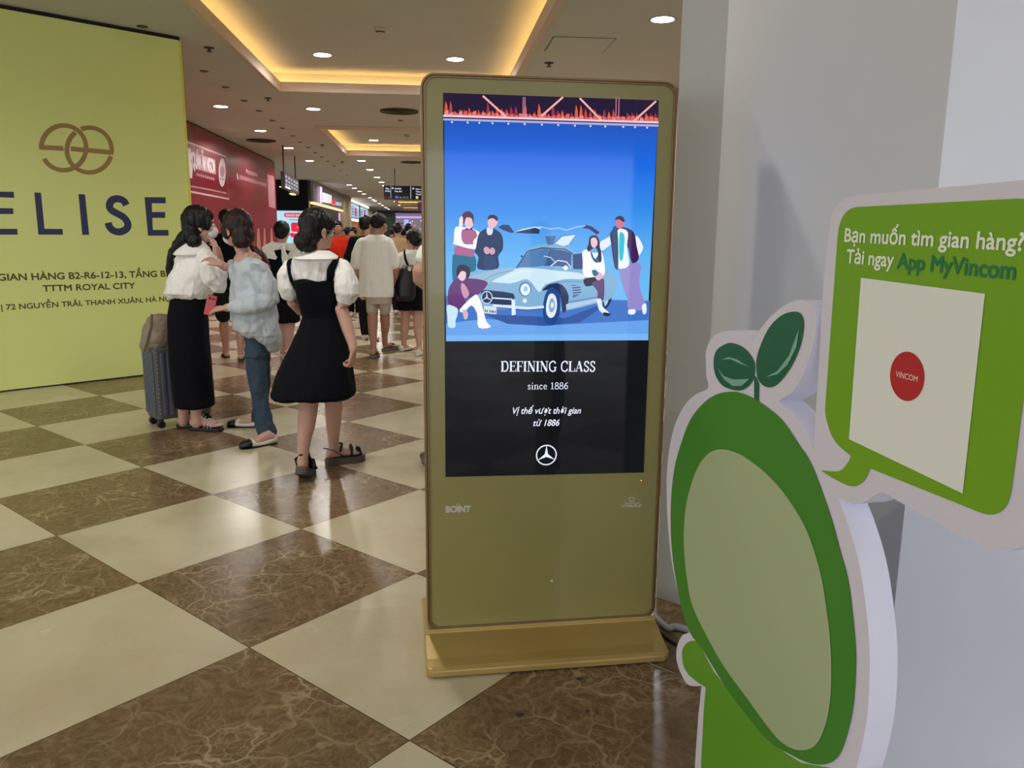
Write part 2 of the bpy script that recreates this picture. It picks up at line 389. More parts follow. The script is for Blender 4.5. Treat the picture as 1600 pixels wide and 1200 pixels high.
for i, s in enumerate([10.1]):
    put_light(-1.25, s, RECESS, 'round downlight in the large near ceiling tray, left of the pair', 'downlights in the raised trays')
    put_light(.32, s+.02, RECESS, 'round downlight in the large near ceiling tray, right of the pair', 'downlights in the raised trays')
put_light(-1.25, 18.75, RECESS, 'round downlight inside the second raised ceiling tray', 'downlights in the raised trays')
put_light(2.06, 7.28, CEIL, 'round bright ceiling downlight cut by the white column edge at top', 'downlights of the right ceiling row')
hidden = [(2.2, s) for s in (10.2, 12.9, 15.8, 18.8, 21.9, 25, 28, 32, 36, 42, 48)]+[(2.06, 1.2), (2.06, -4), (-3.3, 3.6), (-3.3, -.5), (-.47, 3.9), (-3.3, -6), (-.47, -4), (-6.5, 2.), (-6.5, -3)]  # unseen lamps; the right row is filled out to brighten the corridor
for i, (e, s) in enumerate(hidden):
    where = ('hidden by the kiosk, %s along the right row' % ordn[i] if i < 11 else 'outside the photo, %s of those above and behind the viewpoint' % ordn[i-11])
    put_light(e, s, CEIL, 'round white ceiling downlight '+where, 'downlights out of view')

def fit(kind, e, s, z, label, cat, group):
    o = None
    if kind == 'sprinkler':
        mb = MB(); mb.lathe([(.002, 0), (.055, 0), (.05, -.008), (.012, -.012), (.012, -.035), (.03, -.038), (.03, -.043), (.002, -.045)], n=14)
        o = mb.build('fire_sprinkler', M_dark, smooth=False)
    elif kind == 'disc':
        o = MB().lathe([(.002, 0), (.05, 0), (.05, -.006), (.03, -.012), (.002, -.012)], n=16).build('ceiling_sensor', M_dark)
    elif kind == 'smoke':
        o = MB().lathe([(.002, 0), (.065, 0), (.065, -.02), (.05, -.034), (.035, -.036), (.035, -.048), (.002, -.05)], n=20).build('smoke_detector', M_white)
        b = MB().lathe([(.05, -.0345), (.036, -.037), (.036, -.044), (.0505, -.036)], n=20).build('sensor_slot', M_dark, o)
    elif kind == 'vent':
        mb = MB()
        for k in range(5):
            r = .30-.055*k; mb.lathe([(r, -.002), (r-.006, -.022), (r-.03, -.002)], n=28, cap=False)
        mb.lathe([(.30, -.001), (.002, -.001)], n=28, cap=False)
        o = mb.build('air_diffuser', M_dark)
    o.location = tuple(w(e, s, z)); tag(o, label, cat, group); return o
for i, (e, s) in enumerate([(-2.65, 8.16), (-2.65, 10.22), (-2.66, 11.26), (-2.66, 12.33), (-2.65, 13.29), (-2.65, 14.36), (-2.66, 15.34), (-2.67, 16.49), (-2.7, 17.59), (-2.68, 18.58), (-2.68, 19.7), (-2.68, 20.8), (-2.68, 22.), (-2.68, 23.4), (-2.68, 25), (-2.68, 27)]):
    fit('disc', e, s, CEIL, 'small dark ceiling disc, %s in the line left of the trays' % ordn[i], 'ceiling sensor', 'dark discs in a line on the ceiling')
for (e, s), t in zip([(-2.26, 8.96), (-2.27, 12.05), (-2.3, 18.0), (-2.3, 22.), (1.33, 9.19)], ['beside the near edge of the large tray', 'between the two trays, left side', 'left of the second ceiling tray', 'beyond the second ceiling tray', 'just above the advertising kiosk']):
    fit('sprinkler', e, s, CEIL, 'small dark fire sprinkler head '+t, 'sprinkler', 'ceiling sprinklers')
fit('smoke', *(lambda p: (p[:2]@CE, p[:2]@CD))(flo(594, 44, RECESS)), RECESS, 'round white smoke detector inside the large near tray', 'smoke detector', 'smoke detectors')
fit('smoke', -.47, 17.6, RECESS, 'round smoke detector inside the second tray', 'smoke detector', 'smoke detectors')
fit('vent', -3.45, 17.37, CEIL, 'round dark air diffuser above the red hoarding', 'air vent', 'round air diffusers')
fit('vent', -.46, 12.95, CEIL, 'round dark air diffuser between the two trays', 'air vent', 'round air diffusers')
fit('disc', -.48, 14.0, CEIL, 'small dark ceiling disc behind the middle air diffuser', 'ceiling sensor', 'dark discs in a line on the ceiling')
fit('vent', -.47, 21.77, CEIL, 'round dark air diffuser beyond the second tray', 'air vent', 'round air diffusers')
mb = MB(); c = flo(905, 70, CEIL); 
mb.box((c[0], c[1], CEIL-.003), (.6, .6, .005), rotz(CANG)); o = mb.build('access_panel', M_ceil); tag(o, 'flat square access panel in the ceiling above the kiosk', 'access panel')
b = MB()
for a, s_ in ((.306, 0), (-.306, 0), (0, .306), (0, -.306)):
    b.box((c[0]+a*CE[0]+s_*CD[0], c[1]+a*CE[1]+s_*CD[1], CEIL-.0015), (.008 if a else .62, .62 if a else .008, .004), rotz(CANG))
b.build('panel_gap', M_dark, o)

# ------------------------------------------------------------------ walls
M_wallw = mat('wall_white', (194, 195, 197), rough=.8, spec=.2, var=(1.5, .03)); M_wallb = mat('wall_paint_cool', (226, 230, 238), rough=.75, spec=.2, var=(2., .02))
M_beige = mat('wall_beige', (170, 150, 125), rough=.7)
def wallbox(name, pts, z0, z1, m, label=None):
    n = len(pts); mb = MB(); mb.prism([tuple(p) for p in pts], (0, 0, 0), (1, 0, 0), (0, 1, 0), (0, 0, 1), z0, z1, m)
    o = mb.build(name); return struct(o, label)
# column right of the kiosk: chamfered pier, recessed panel, side wall
P0 = np.array([.580, 2.935]); d1 = unit([.084, -.063]); P1 = flo(1088, 952)[:2]
P1 = P0+d1*((P1-P0)@d1)
wallbox('wall_pier', [P0, P1, P1+CE*.35+CD*.10, P0+CE*.55+CD*.9, P0+np.array([.30, .90])], 0, CEIL-.001, mat('pier_paint', (186, 187, 184), rough=.8, spec=.2, var=(1.5, .03)), 'narrow chamfered white pier behind the kiosk')
rr_ = ray(1466, 295)[:2]; q_ = rr_[0]/rr_[1]; t_ = (q_*P1[1]-P1[0])/(-CD[0]+q_*CD[1]); P2 = P1-CD*t_      # where the paint changes
P3_ = P2+LA*1.3
wallbox('wall_side', [P1, P2, P2+CE*.3, P1+CE*.3], 0, CEIL-.001, M_wallw, 'off-white side wall behind the cutout sign')
wallbox('wall_right', [P2, P3_, P3_+CE*.3+CD*.3, P2+CE*.29+CD*.02], 0, CEIL-.001, M_wallb, 'pale bluish white wall at the right edge')
bA = flo(1033, 1042)[:2]; bB = flo(1062, 1054)[:2]; bd_ = unit(bB-bA)       # brown border band laid around the foot of the wall
mb = MB(); mb.prism([tuple(p) for p in (bA-bd_*.5, bB+bd_*.25, P1-CD*.12, P1, P0, P0-d1*.2)], (0, 0, 0), (1, 0, 0), (0, 1, 0), (0, 0, 1), -.02, .0012)
o = mb.build('border_tiles', floor_material('marble_border', True), flr); o['label'] = 'brown marble border band at the wall foot'
mb = MB(); n_ = np.array([bd_[1], -bd_[0]]); mb.prism([tuple(p) for p in (bA-bd_*.5, bB+bd_*.25, bB+bd_*.25+n_*.003, bA-bd_*.5+n_*.003)], (0, 0, 0), (1, 0, 0), (0, 1, 0), (0, 0, 1), -.02, .0013)
mb.build('border_joint', M_dark, flr)
# corridor side wall, far wall and right wall hidden behind the kiosk
wallbox('wall_corridor_right', [w(3.2, 3.3), w(3.4, 3.3), w(3.4, 66), w(3.2, 66)], 0, CEIL-.001, M_beige)
wallbox('wall_corridor_left', [w(-4.45, 29.6), w(-4.32, 29.9), w(-4.32, 66), w(-4.6, 66)], 0, .0+CEIL-.001, M_beige)
wallbox('wall_shop', [w(-4.33, 29.6), w(-14, 29.6), w(-14, 30), w(-4.45, 30)], 0, CEIL-.001, mat('shop_black', (9, 8, 10), rough=.8, spec=.2), 'black shop front beyond the red hoarding')
wallbox('wall_far', [w(-4.3, 66), w(3.2, 66), w(3.2, 66.2), w(-4.3, 66.2)], 0, CEIL-.001, mat('far_wall', (120, 108, 130), rough=.6))
# ================================================================== hoardings
# --- yellow-green hoarding
ya = np.array([-4.57, 6.91]); yb = np.array([-3.29, 8.21]); yd = unit(yb-ya); yn = np.array([yd[1], -yd[0]])
yr = yb+yd*0; yl = ya-yd*7.5
Y = Plane((*ya, 0), (*yd, 0))
M_yel = mat('yellow_green_vinyl', (226, 234, 146), rough=.30, spec=.4, var=(.6, .04)); M_yedge = mat('yellow_edge', (226, 226, 96), rough=.4)
mb = MB(); L = np.linalg.norm(yb-ya)
Z1 = 3.262
hoard = empty('shop_hoarding', (*((ya+yb)/2), 0), 'tall yellow-green shop hoarding with gold ring emblem and dark blue lettering', 'hoarding')
MB().prism([(-7.5, .012), (L, .012), (L, Z1), (-7.5, Z1)], Y.O, Y.ux, Y.uy, Y.n, -.10, 0, M_yel).build('panel', M_yel, hoard)
MB().prism([(L, .01), (L+.03, .01), (L+.03, Z1), (L, Z1)], Y.O, Y.ux, Y.uy, Y.n, -.16, -.01).build('edge_post', M_yedge, hoard)
M_blk = mat('shadow_gap_black', (16, 14, 12), rough=.7)
MB().prism([(-7.5, Z1), (L+.02, Z1), (L+.02, CEIL-.002), (-7.5, CEIL-.002)], Y.O, Y.ux, Y.uy, Y.n, -.09, -.02).build('top_shade_strip', M_blk, hoard)  # black strip stands in for the shaded gap below the ceiling
MB().prism([(-7.5, 0), (L, 0), (L, .012), (-7.5, .012)], Y.O, Y.ux, Y.uy, Y.n, -.09, .002).build('bottom_rail', M_blk, hoard)
gold = fl((158, 130, 74)); navy = fl((46, 50, 92)); ink = fl((84, 78, 44)); halo = fl((212, 214, 140))
Z = lambda x, y: (x/4, y/4)               # first close-up scale
emb = MB()
def arc(cx, cy, rx, ry, a0, a1, n=40): return [(cx+rx*cos(rad(a)), cy-ry*sin(rad(a))) for a in np.linspace(a0, a1, n)]
Y.stroke(emb, arc(99.5, 231, 35, 35, 180+2, -151+.0, 60), .040, .0012, gold)
Y.stroke(emb, [(61, 230), (99, 232)], .042, .0013, gold)
Y.stroke(emb, arc(139.5, 234.5, 35, 35, -16, -125, 24), .040, .0014, gold)
Y.stroke(emb, arc(139.5, 234.5, 35, 35, 238, 128, 24), .040, .0014, gold)
Y.stroke(emb, arc(139.5, 234.5, 35, 35, 112, -6, 30), .040, .0014, gold)
Y.stroke(emb, [(110.5, 232.5), (177, 238.5)], .042, .0015, gold)
o = emb.build('ring_emblem', None, hoard, fix=False); o['label'] = 'gold emblem of two interlocked rings'
def letters(ps, name, label):
    mb = MB()
    for pts in ps: Y.poly(mb, [(x/4, 250+y/4) for x, y in pts], .0012, navy)
    o = mb.build(name, None, hoard, fix=False); o['label'] = label; return o
def Eshape(x0, x1, xt, xm, xb, t0, t1, m0, m1, b0, b1, xs0, xs1):
    return [(x0, t0), (xt, t0+1), (xt, t1+1), (x0+xs0, t1), (x0+xs0+1, m0), (xm, m0), (xm, m1), (x0+xs0+3, m1), (x0+xs0+6, b0), (xb, b0), (xb+2, b1), (x1, b1)]
letters([Eshape(903, 925, 1035, 1032, 1052, 232, 270, 325, 362, 437, 473, 46, 0)], 'letter_e', 'dark blue letter E')
letters([[(-70, 196), (86, 199), (89, 236), (-25, 233), (-22, 300), (82, 302), (84, 338), (-20, 338), (-16, 430), (108, 430), (110, 467), (-55, 467)]], 'letter_e', 'dark blue letter E cut by the frame')
letters([[(214, 203), (256, 205), (278, 430), (391, 431), (393, 467), (240, 467)]], 'letter_l', 'dark blue letter L')
letters([[(490, 213), (531, 215), (557, 468), (514, 468)]], 'letter_i', 'dark blue letter I')
mb = MB(); Y.stroke(mb, [(x/4, 250+y/4) for x, y in [(789, 282), (772, 255), (735, 242), (700, 252), (684, 282), (695, 312), (735, 336), (775, 360), (799, 398), (790, 430), (752, 449), (712, 443), (686, 420), (676, 392)]], .066, .0012, navy, smooth=6)
o = mb.build('letter_s', None, hoard, fix=False); o['label'] = 'dark blue letter S'
mb = MB()
ptext(Y, mb, 'GIAN HÀNG B2-R6-12-13, TẦNG B2', (-3, 438.6), (266, 432), .062, .0012, ink, bold=.017)
o = mb.build('address_lettering', None, hoard, fix=False); o['label'] = 'top address line'; mb = MB()
ptext(Y, mb, 'TTTM ROYAL CITY', (67.5, 455.5), (211, 450.5), .058, .0012, ink, bold=.017)
o = mb.build('address_lettering', None, hoard, fix=False); o['label'] = 'middle address line'; mb = MB()
ptext(Y, mb, '| 72 NGUYỄN TRÃI, THANH XUÂN, HÀ NỘI', (2.5, 484.5), (269, 470), .050, .0012, ink, bold=.014)
o = mb.build('address_lettering', None, hoard, fix=False); o['label'] = 'bottom address line'

# --- red hoarding along the corridor
RE = -4.1
Rp = Plane(w(RE, 8.0), (*CD, 0))
def redmat():
    m = mat('red_vinyl', (132, 22, 44), rough=.24, spec=.4); return m
M_red = redmat()
rh = empty('shop_hoarding', w(RE, 15.2), 'dark red shop hoarding with white framed lettering behind the women', 'hoarding')
MB().prism([(0, .01), (14.25, .01), (14.25, 3.27), (0, 3.27)], Rp.O, Rp.ux, Rp.uy, Rp.n, -.3, 0).build('panel', M_red, rh)
MB().prism([(0, 3.27), (14.2, 3.27), (14.2, CEIL-.002), (0, CEIL-.002)], Rp.O, Rp.ux, Rp.uy, Rp.n, -.25, -.03).build('top_shade_strip', M_blk, rh)  # shade of the gap above the panel, put in as a black strip
pale = fl((205, 170, 178)); pale2 = fl((178, 120, 132)); wht = fl((214, 196, 204))
mb = MB()
Rp.stroke(mb, [(280, 217), (353, 245), (358, 311), (280, 296)], .035, .002, pale)
Rp.poly(mb, [(293, 231), (297, 232), (300, 240), (299, 252), (301, 262), (300, 279), (294, 277)], .002, wht)
Rp.poly(mb, arc(347, 269.5, 5.6, 22.5, 0, 348, 30), .002, wht)
Rp.poly(mb, arc(347, 268, 3.4, 9, 0, 345, 24), .003, pale2)
Rp.stroke(mb, [(343, 279), (351, 281)], .03, .003, pale2)
mb.build('badge_and_frame', None, rh, fix=False); mb = MB()
ptext(Rp, mb, 'QUÁN ĂN NGON', (301, 261), (336.5, 271.5), .27, .002, wht, bold=.03)
for k in range(9): Rp.poly(mb, [(307+3.2*k, 270.5+.85*k), (309.4+3.2*k, 271+.85*k), (309.4+3.2*k, 275.2+.85*k), (307+3.2*k, 274.7+.85*k)], .002, pale2)
o = mb.build('white_lettering', None, rh, fix=False); mb = MB()
Rp.stroke(mb, [(298, 291), (326, 296), (354, 302)], .03, .002, pale2)
for k in range(8): Rp.poly(mb, [(387+2*k, 265.5+.75*k), (388.5+2*k, 266+.75*k), (388.5+2*k, 272.5+.6*k), (387+2*k, 272+.6*k)], .002, pale2)
Rp.poly(mb, [(384.5, 264), (386, 265), (386.4, 270), (385, 270)], .002, wht); Rp.poly(mb, [(369.5, 270), (371.5, 271), (372.5, 281), (370.5, 280)], .002, wht)
for k in range(17): Rp.poly(mb, [(374+2.5*k, 273+.85*k), (375.9+2.5*k, 273.5+.85*k), (375.9+2.5*k, 280.5+.7*k), (374+2.5*k, 280+.7*k)], .002, pale2)
Rp.poly(mb, [(417.5, 272), (428, 275.5), (430.2, 326), (420, 323)], .002, pale2)
for x0, x1 in ((402, 405), (412, 414), (423, 425)): Rp.poly(mb, [(x0, 357), (x1, 357), (x1+5, 420), (x0-2, 420)], .002, fl((190, 120, 110)))
o = mb.build('small_print', None, rh, fix=False); o['label'] = 'faint pink small print'

# ================================================================== shops far along the left side
M_steel = mat('brushed_steel', (120, 116, 118), rough=.35, metal=.7); M_black = mat('satin_black', (16, 14, 16), rough=.4)
Sp = Plane(w(-4.4, 29.55), (*CE, 0))
led = empty('advertising_screen', w(-4.9, 29.4), 'bright lit promotion screen with a big red 15 behind the woman with a bun', 'screen')
def spz(mbx, pts, d, m): Sp.poly(mbx, pts, d, m)
MB().prism([(-1.35, .62), (.08, .62), (.08, 2.25), (-1.35, 2.25)], Sp.O, Sp.ux, Sp.uy, Sp.n, 0, .10).build('casing', M_black, led)
mb = MB(); Sp.poly(mb, [(-1.3, .66), (.04, .66), (.04, 2.21), (-1.3, 2.21)], .101, em((176, 222, 242), 1.), raw=True)
Sp.poly(mb, rrect(-.78, 1.98, -.12, 2.14, .07), .103, em((222, 60, 90)), raw=True)
ptext(Sp, mb, "KING'S BAR", (-.70, 2.02), (-.2, 2.02), .075, .105, em((255, 225, 230)), raw=True)
Sp.poly(mb, [(-.6, 1.89), (-.25, 1.89), (-.25, 1.91), (-.6, 1.91)], .103, em((90, 120, 170)), raw=True)
ptext(Sp, mb, '15', (-.86, 1.32), (-.2, 1.32), .46, .103, em((236, 30, 72)), bold=.05, raw=True)
Sp.poly(mb, [(-1.3, .66), (.04, .66), (.04, 1.0), (-.5, 1.1), (-1.3, .95)], .103, em((150, 220, 120)), raw=True)
mb.build('lit_picture', None, led, fix=False)
mb = MB(); mb.box(w(-5.0, 29.2, 3.02), (.5, .05, .03), rotz(CANG)); o = mb.build('strip_light', em((255, 210, 150), 2., False)); tag(o, 'small warm strip light in the black shop front', 'lamp')
# hanging menu sign over the walkway, hung from two rods
hs = empty('hanging_sign', w(-3.2, 19.5, 2.8), 'hanging lit grey menu sign seen edge-on left of the walkway', 'sign')
sgA = w(-3.12, 18., 0); sgB = w(-3.30, 21., 0); Hp = Plane(sgA, sgB-sgA); LL = np.linalg.norm(sgB-sgA)
MB().prism([(0, 2.38), (LL, 2.38), (LL, 2.73), (0, 2.73)], Hp.O, Hp.ux, Hp.uy, Hp.n, -.08, 0).build('sign_box', mat('sign_brown', (60, 26, 26), rough=.5), hs)
mb = MB(); Hp.poly(mb, [(.03, 2.40), (LL-.03, 2.40), (LL-.03, 2.71), (.03, 2.71)], .002, em((84, 80, 92)), raw=True)
rng = random.Random(3)
for r in range(3):
    for c in range(5):
        u = .15+c*.56; v = 2.45+r*.085; Hp.poly(mb, [(u, v), (u+rng.uniform(.15, .4), v), (u+rng.uniform(.15, .4), v+.04), (u, v+.04)], .004, em((190, 190, 205)), raw=True)
Hp.poly(mb, [(.05, 2.40), (1.0, 2.40), (1.0, 2.43), (.05, 2.43)], .004, em((255, 250, 240), 2.), raw=True)
mb.build('lit_face', None, hs, fix=False)
mb = MB(); Hp_r = [(.25, 0), (LL-.3, 0)]
for u, _ in Hp_r: mb.tube([Hp.pt(u, 2.73, -.04), Hp.pt(u, CEIL-.001, -.04)], .014, n=8, round_=False)
mb.build('hanger_rods', M_black, hs)
mb = MB(); mb.box(Hp.pt(1.9, 2.34, -.04), (.6, .1, .02), rotz(math.atan2(Hp.ux[1], Hp.ux[0]))); 
o = mb.build('strip_light', em((255, 214, 140), 1.6, False)); tag(o, 'warm strip light below the hanging menu sign', 'lamp')
MB().tube([Hp.pt(1.9, 2.34, -.04), Hp.pt(1.9, 2.39, -.04)], .01, n=6, round_=False).build('bracket', M_black, o)
# hanging way-finding sign
ws = empty('hanging_sign', w(-.6, 24, 2.6), 'black hanging direction sign with white lettering cut by the kiosk edge', 'sign')
Wp = Plane(w(0, 24.), (*CE, 0))
MB().prism([(-1.34, 2.42), (.9, 2.42), (.9, 2.81), (-1.34, 2.81)], Wp.O, Wp.ux, Wp.uy, Wp.n, -.1, 0).build('sign_box', mat('sign_black', (8, 8, 16), rough=.5), ws)
mb = MB(); wt = em((206, 210, 236), .9)
for x, y, s_, wd_ in ((602, 294, 'Tầng', 6), (602, 298, 'Đường', 7.5), (617, 294.3, 'KHU MUA', 10), (617, 298.4, 'Mua sắm', 11), (649.5, 295, 'Nhà vệ', 10), (649.5, 299, 'Thang', 10), (649.5, 303, 'Thoát', 10)):
    ptext(Wp, mb, s_, (x, y+1.6), (x+wd_, y+1.6), .042, .003, wt, bold=.03)
Wp.poly(mb, [(610.4, 291), (611, 291), (611, 309.8), (610.4, 309.8)], .003, wt); Wp.poly(mb, [(641.3, 291.5), (642.2, 291.5), (642.2, 310.5), (641.3, 310.5)], .003, wt)
Wp.poly(mb, [(612, 294), (613.7, 292), (615.4, 294), (613.7, 296)], .003, wt); Wp.poly(mb, [(644, 294.6), (645.7, 292.6), (647.4, 294.6), (645.7, 296.6)], .003, wt)
Wp.poly(mb, [(617.8, 306), (621.8, 306), (621.8, 310), (617.8, 310)], .003, em((120, 90, 240))); Wp.poly(mb, [(649.7, 306.6), (653.7, 306.6), (653.7, 310.6), (649.7, 310.6)], .003, em((214, 210, 150)))
ptext(Wp, mb, '114', (601.5, 310), (609, 310), .055, .003, em((150, 24, 60)), bold=.02)
ptext(Wp, mb, 'vào 12 13', (623, 309.7), (638, 310), .05, .003, em((120, 150, 150)), bold=.02)
mb.build('sign_lettering', None, ws, fix=False)
mb = MB()
for u in (-1.02, .6): mb.tube([Wp.pt(u, 2.81, -.05), Wp.pt(u, CEIL-.001, -.05)], .012, n=8, round_=False)
mb.build('hanger_rods', M_black, ws)
o = MB().box(w(-.2, 30, 2.45), (.5, .12, .28), rotz(CANG)).build('hanging_sign', mat('sign_purple', (66, 34, 62), rough=.5, emit=(70, 40, 66), estr=.6)); tag(o, 'small dark purple hanging sign farther down the corridor beside the kiosk edge', 'sign')
b = MB()
b.tube([w(-.2, 30, 2.58), w(-.2, 30, CEIL-.001)], .012, n=6, round_=False); b.build('hanger_rod', M_black, o)
# restaurant fascia
Fp = Plane(w(-4.3, 30.), (*CD, 0))
def P3(s, z): return (s-30., z)
fa = empty('shop_sign', w(-4.3, 34, 2.4), 'grey metal restaurant fascia with a lit white and red sign on the left side', 'sign')
MB().prism([P3(29.8, 2.55), P3(39.6, 2.55), P3(39.6, 3.29), P3(29.8, 3.29)], Fp.O, Fp.ux, Fp.uy, Fp.n, 0, .12).build('fascia', M_steel, fa)
mb = MB(); rr = em((216, 24, 40), 1.2); ww = em((236, 238, 255), 1.6)
Fp.poly(mb, [(492.3, 291), (495.8, 293), (495.8, 317.5), (492.3, 317)], .18, em((250, 200, 235), 1.4))
for k in range(5):
    x = 497+3.0*k; Fp.poly(mb, [(x, 300.5+1.0*k), (x+2.1, 301.2+1.0*k), (x+2.1, 316+.5*k), (x, 315.5+.5*k)], .18, ww)
for k in range(2): Fp.poly(mb, [(512+3.1*k, 311.5+.6*k), (514.4+3.1*k, 312+.6*k), (514.4+3.1*k, 320+.3*k), (512+3.1*k, 319.7+.3*k)], .18, rr)
for k in range(4): Fp.poly(mb, [(518.6+2.3*k, 315+.5*k), (520.2+2.3*k, 315.3+.5*k), (520.2+2.3*k, 321.3+.2*k), (518.6+2.3*k, 321+.2*k)], .18, em((190, 190, 220)))
o = mb.build('lit_lettering', None, fa, fix=False)
MB().prism([P3(29.8, 2.47), P3(39.6, 2.47), P3(39.6, 2.55), P3(29.8, 2.55)], Fp.O, Fp.ux, Fp.uy, Fp.n, .0, .14).build('lit_edge', em((255, 218, 160), 1.3, False), fa)
o = MB().prism([P3(30, .01), P3(39.5, .01), P3(39.5, 2.47), P3(30, 2.47)], Fp.O, Fp.ux, Fp.uy, Fp.n, .0, .04).build('shop_opening', M_black); tag(o, 'dark restaurant opening under the grey fascia', 'shop front')
mb = MB(); Fp.poly(mb, [P3(38.3, 1.2), P3(39.2, 1.2), P3(39.2, 2.4), P3(38.3, 2.4)], .045, em((196, 150, 200)), raw=True); Fp.poly(mb, [P3(38.6, 1.5), P3(39., 1.5), P3(39., 2.), P3(38.6, 2.)], .047, em((230, 60, 120)), raw=True); mb.build('lit_poster', None, o, fix=False)
# pillar
o = wallbox('wall_pillar', [w(-4.32, 39.7), w(-4.12, 39.7), w(-4.12, 43.2), w(-4.32, 43.2)], 0, CEIL-.001, M_beige, 'beige pillar between the restaurant and the menu screens')
# menu screens
def menu(s0, s1, which):
    t = empty('menu_screen', w(-4.2, (s0+s1)/2, 2.6), 'lit blue menu screen above the counter, %s of two' % which, 'screen', 'lit menu screens')
    MB().prism([P3(s0, 2.2), P3(s1, 2.2), P3(s1, 3.2), P3(s0, 3.2)], Fp.O, Fp.ux, Fp.uy, Fp.n, .02, .12).build('casing', M_black, t)
    mb = MB(); Fp.poly(mb, [P3(s0+.1, 2.32), P3(s1-.1, 2.32), P3(s1-.1, 3.05), P3(s0+.1, 3.05)], .121, em((150, 200, 226)), raw=True)
    c = (s0+s1)/2; Fp.poly(mb, [P3(c-.5, 2.4), P3(c+.8, 2.4), P3(c+.8, 2.95), P3(c-.5, 2.95)], .124, em((226, 60, 84)), raw=True)
    for k in range(4): Fp.poly(mb, [P3(s0+.4, 2.45+.14*k), P3(s0+1.6, 2.45+.14*k), P3(s0+1.6, 2.5+.14*k), P3(s0+.4, 2.5+.14*k)], .124, em((40, 70, 120)), raw=True)
    mb.build('lit_picture', None, t, fix=False)
    MB().prism([P3(s0, 3.12), P3(s1, 3.12), P3(s1, 3.22), P3(s0, 3.22)], Fp.O, Fp.ux, Fp.uy, Fp.n, .12, .2).build('light_bar', em((255, 246, 224), 2.2, False), t)
    MB().prism([P3(s0+.2, 2.12), P3(s1-.2, 2.12), P3(s1-.2, 2.24), P3(s0+.2, 2.24)], Fp.O, Fp.ux, Fp.uy, Fp.n, .12, .2).build('light_bar', em((255, 246, 224), 2.2, False), t)
menu(43.6, 48.6, 'the nearer'); menu(49.2, 55.4, 'the farther')
o = MB().prism([P3(43.4, 0.01), P3(56, .01), P3(56, 2.1), P3(43.4, 2.1)], Fp.O, Fp.ux, Fp.uy, Fp.n, .0, .05).build('shop_counter', mat('counter_orange', (150, 92, 44), rough=.6)); tag(o, 'orange brown counter front under the lit menu screens', 'shop front')
o = MB().box(w(-3.45, 60.2, 1.5), (1.5, .5, 3.0), rotz(CANG)).build('kiosk_booth', mat('booth_green', (14, 62, 50), rough=.5)); tag(o, 'dark green booth wall at the far end of the corridor', 'booth')
o['label'] = 'tall dark green booth wall at the far end of the corridor'
# far shop front, lit
Ep = Plane(w(0, 65.95), (*CE, 0))
fs = empty('lit_store', w(-1, 65.9), 'distant brightly lit shop front with purple lights at the corridor end', 'shop front')
MB().prism([(-2.8, .01), (3.0, .01), (3.0, 3.1), (-2.8, 3.1)], Ep.O, Ep.ux, Ep.uy, Ep.n, 0, .05).build('glazing', mat('far_glass', (120, 108, 120), rough=.4, emit=(134, 120, 130), estr=.8), fs)
mb = MB(); rng = random.Random(8); pal = [(200, 190, 240), (240, 235, 245), (150, 120, 230), (120, 200, 150), (190, 220, 80), (230, 120, 160), (70, 60, 90), (40, 36, 60), (210, 190, 160), (160, 190, 240)]
for k in range(70):
    u = rng.uniform(-2.7, 2.7); v = rng.uniform(.2, 2.5); a = rng.uniform(.05, .22); b_ = rng.uniform(.04, .16)
    Ep.poly(mb, [(u, v), (u+a, v), (u+a, v+b_), (u, v+b_)], .06+.0006*k, em(rng.choice(pal), .9), raw=True)
Ep.poly(mb, [(-2.75, 2.72), (2.9, 2.72), (2.9, 2.86), (-2.75, 2.86)], .12, em((190, 160, 255), 1.2), raw=True)
Ep.poly(mb, [(-2.1, 1.5), (-1.75, 1.5), (-1.75, 2.6), (-2.1, 2.6)], .13, em((160, 180, 255), 1.2), raw=True)
mb.build('lit_display', None, fs, fix=False)

# ================================================================== advertising kiosk
kA = np.array([-.267, 2.332]); kB = np.array([.542, 2.45]); kx = unit(kB-kA); KA = math.atan2(kx[1], kx[0]); ky = np.array([-kx[1], kx[0]])
kl = flo(667, 1062)[:2]; kB2 = flo(1047, 1038)[:2]
M_gold = mat('gold_paint', (176, 150, 88), rough=.36, metal=.3, spec=.5); M_bronze = mat('bronze_frame', (128, 104, 70), rough=.35, metal=.6)
M_olive = mat('olive_gold_glass', (140, 132, 74), rough=.32, spec=.5, coat=.6)
kio = empty('advertising_kiosk', (*(kA+kx*.4+ky*.2), 0), 'tall gold floor-standing advertising kiosk with a lit portrait screen', 'display kiosk')
BW = float(np.linalg.norm(kB-kA)); kio_R = rotz(KA)
K = Plane((*(kA+ky*.175), 0), (*kx, 0))       # cabinet front
def KP(u, v, z): p = kA+kx*u+ky*v; return np.array([p[0], p[1], z])
# base plate: thin front lip rising in a slope to the cabinet
prof = [(0, .004), (0, .026), (.012, .032), (.055, .040), (.165, .072), (.165, .086), (.30, .086), (.47, .060), (.47, .004)]
mb = MB(); mb.loft([[KP(u, v+(.018 if u in (0., BW) and v == 0 else 0), z) for v, z in prof] for u in (0., .018, BW-.018, BW)])
mb.build('base', M_gold, kio, bevel=.004)
u0, v0 = K.uv(669, 992); u1 = K.uv(1023, 968)[0]; zt = (K.uv(659, 113)[1]+K.uv(1057, 128)[1])/2
ul = (K.uv(658.5, 180)[0]+K.uv(667, 960)[0])/2; ur = (K.uv(1057.5, 180)[0]+K.uv(1023, 950)[0])/2
zb = .078
bodyo = [(x, y) for x, y in rrect(ul, zb, ur, zt, .042)]
MB().prism(bodyo, K.O, K.ux, K.uy, K.n, -.075, -.008, M_bronze).build('cabinet', M_bronze, kio, bevel=.004)
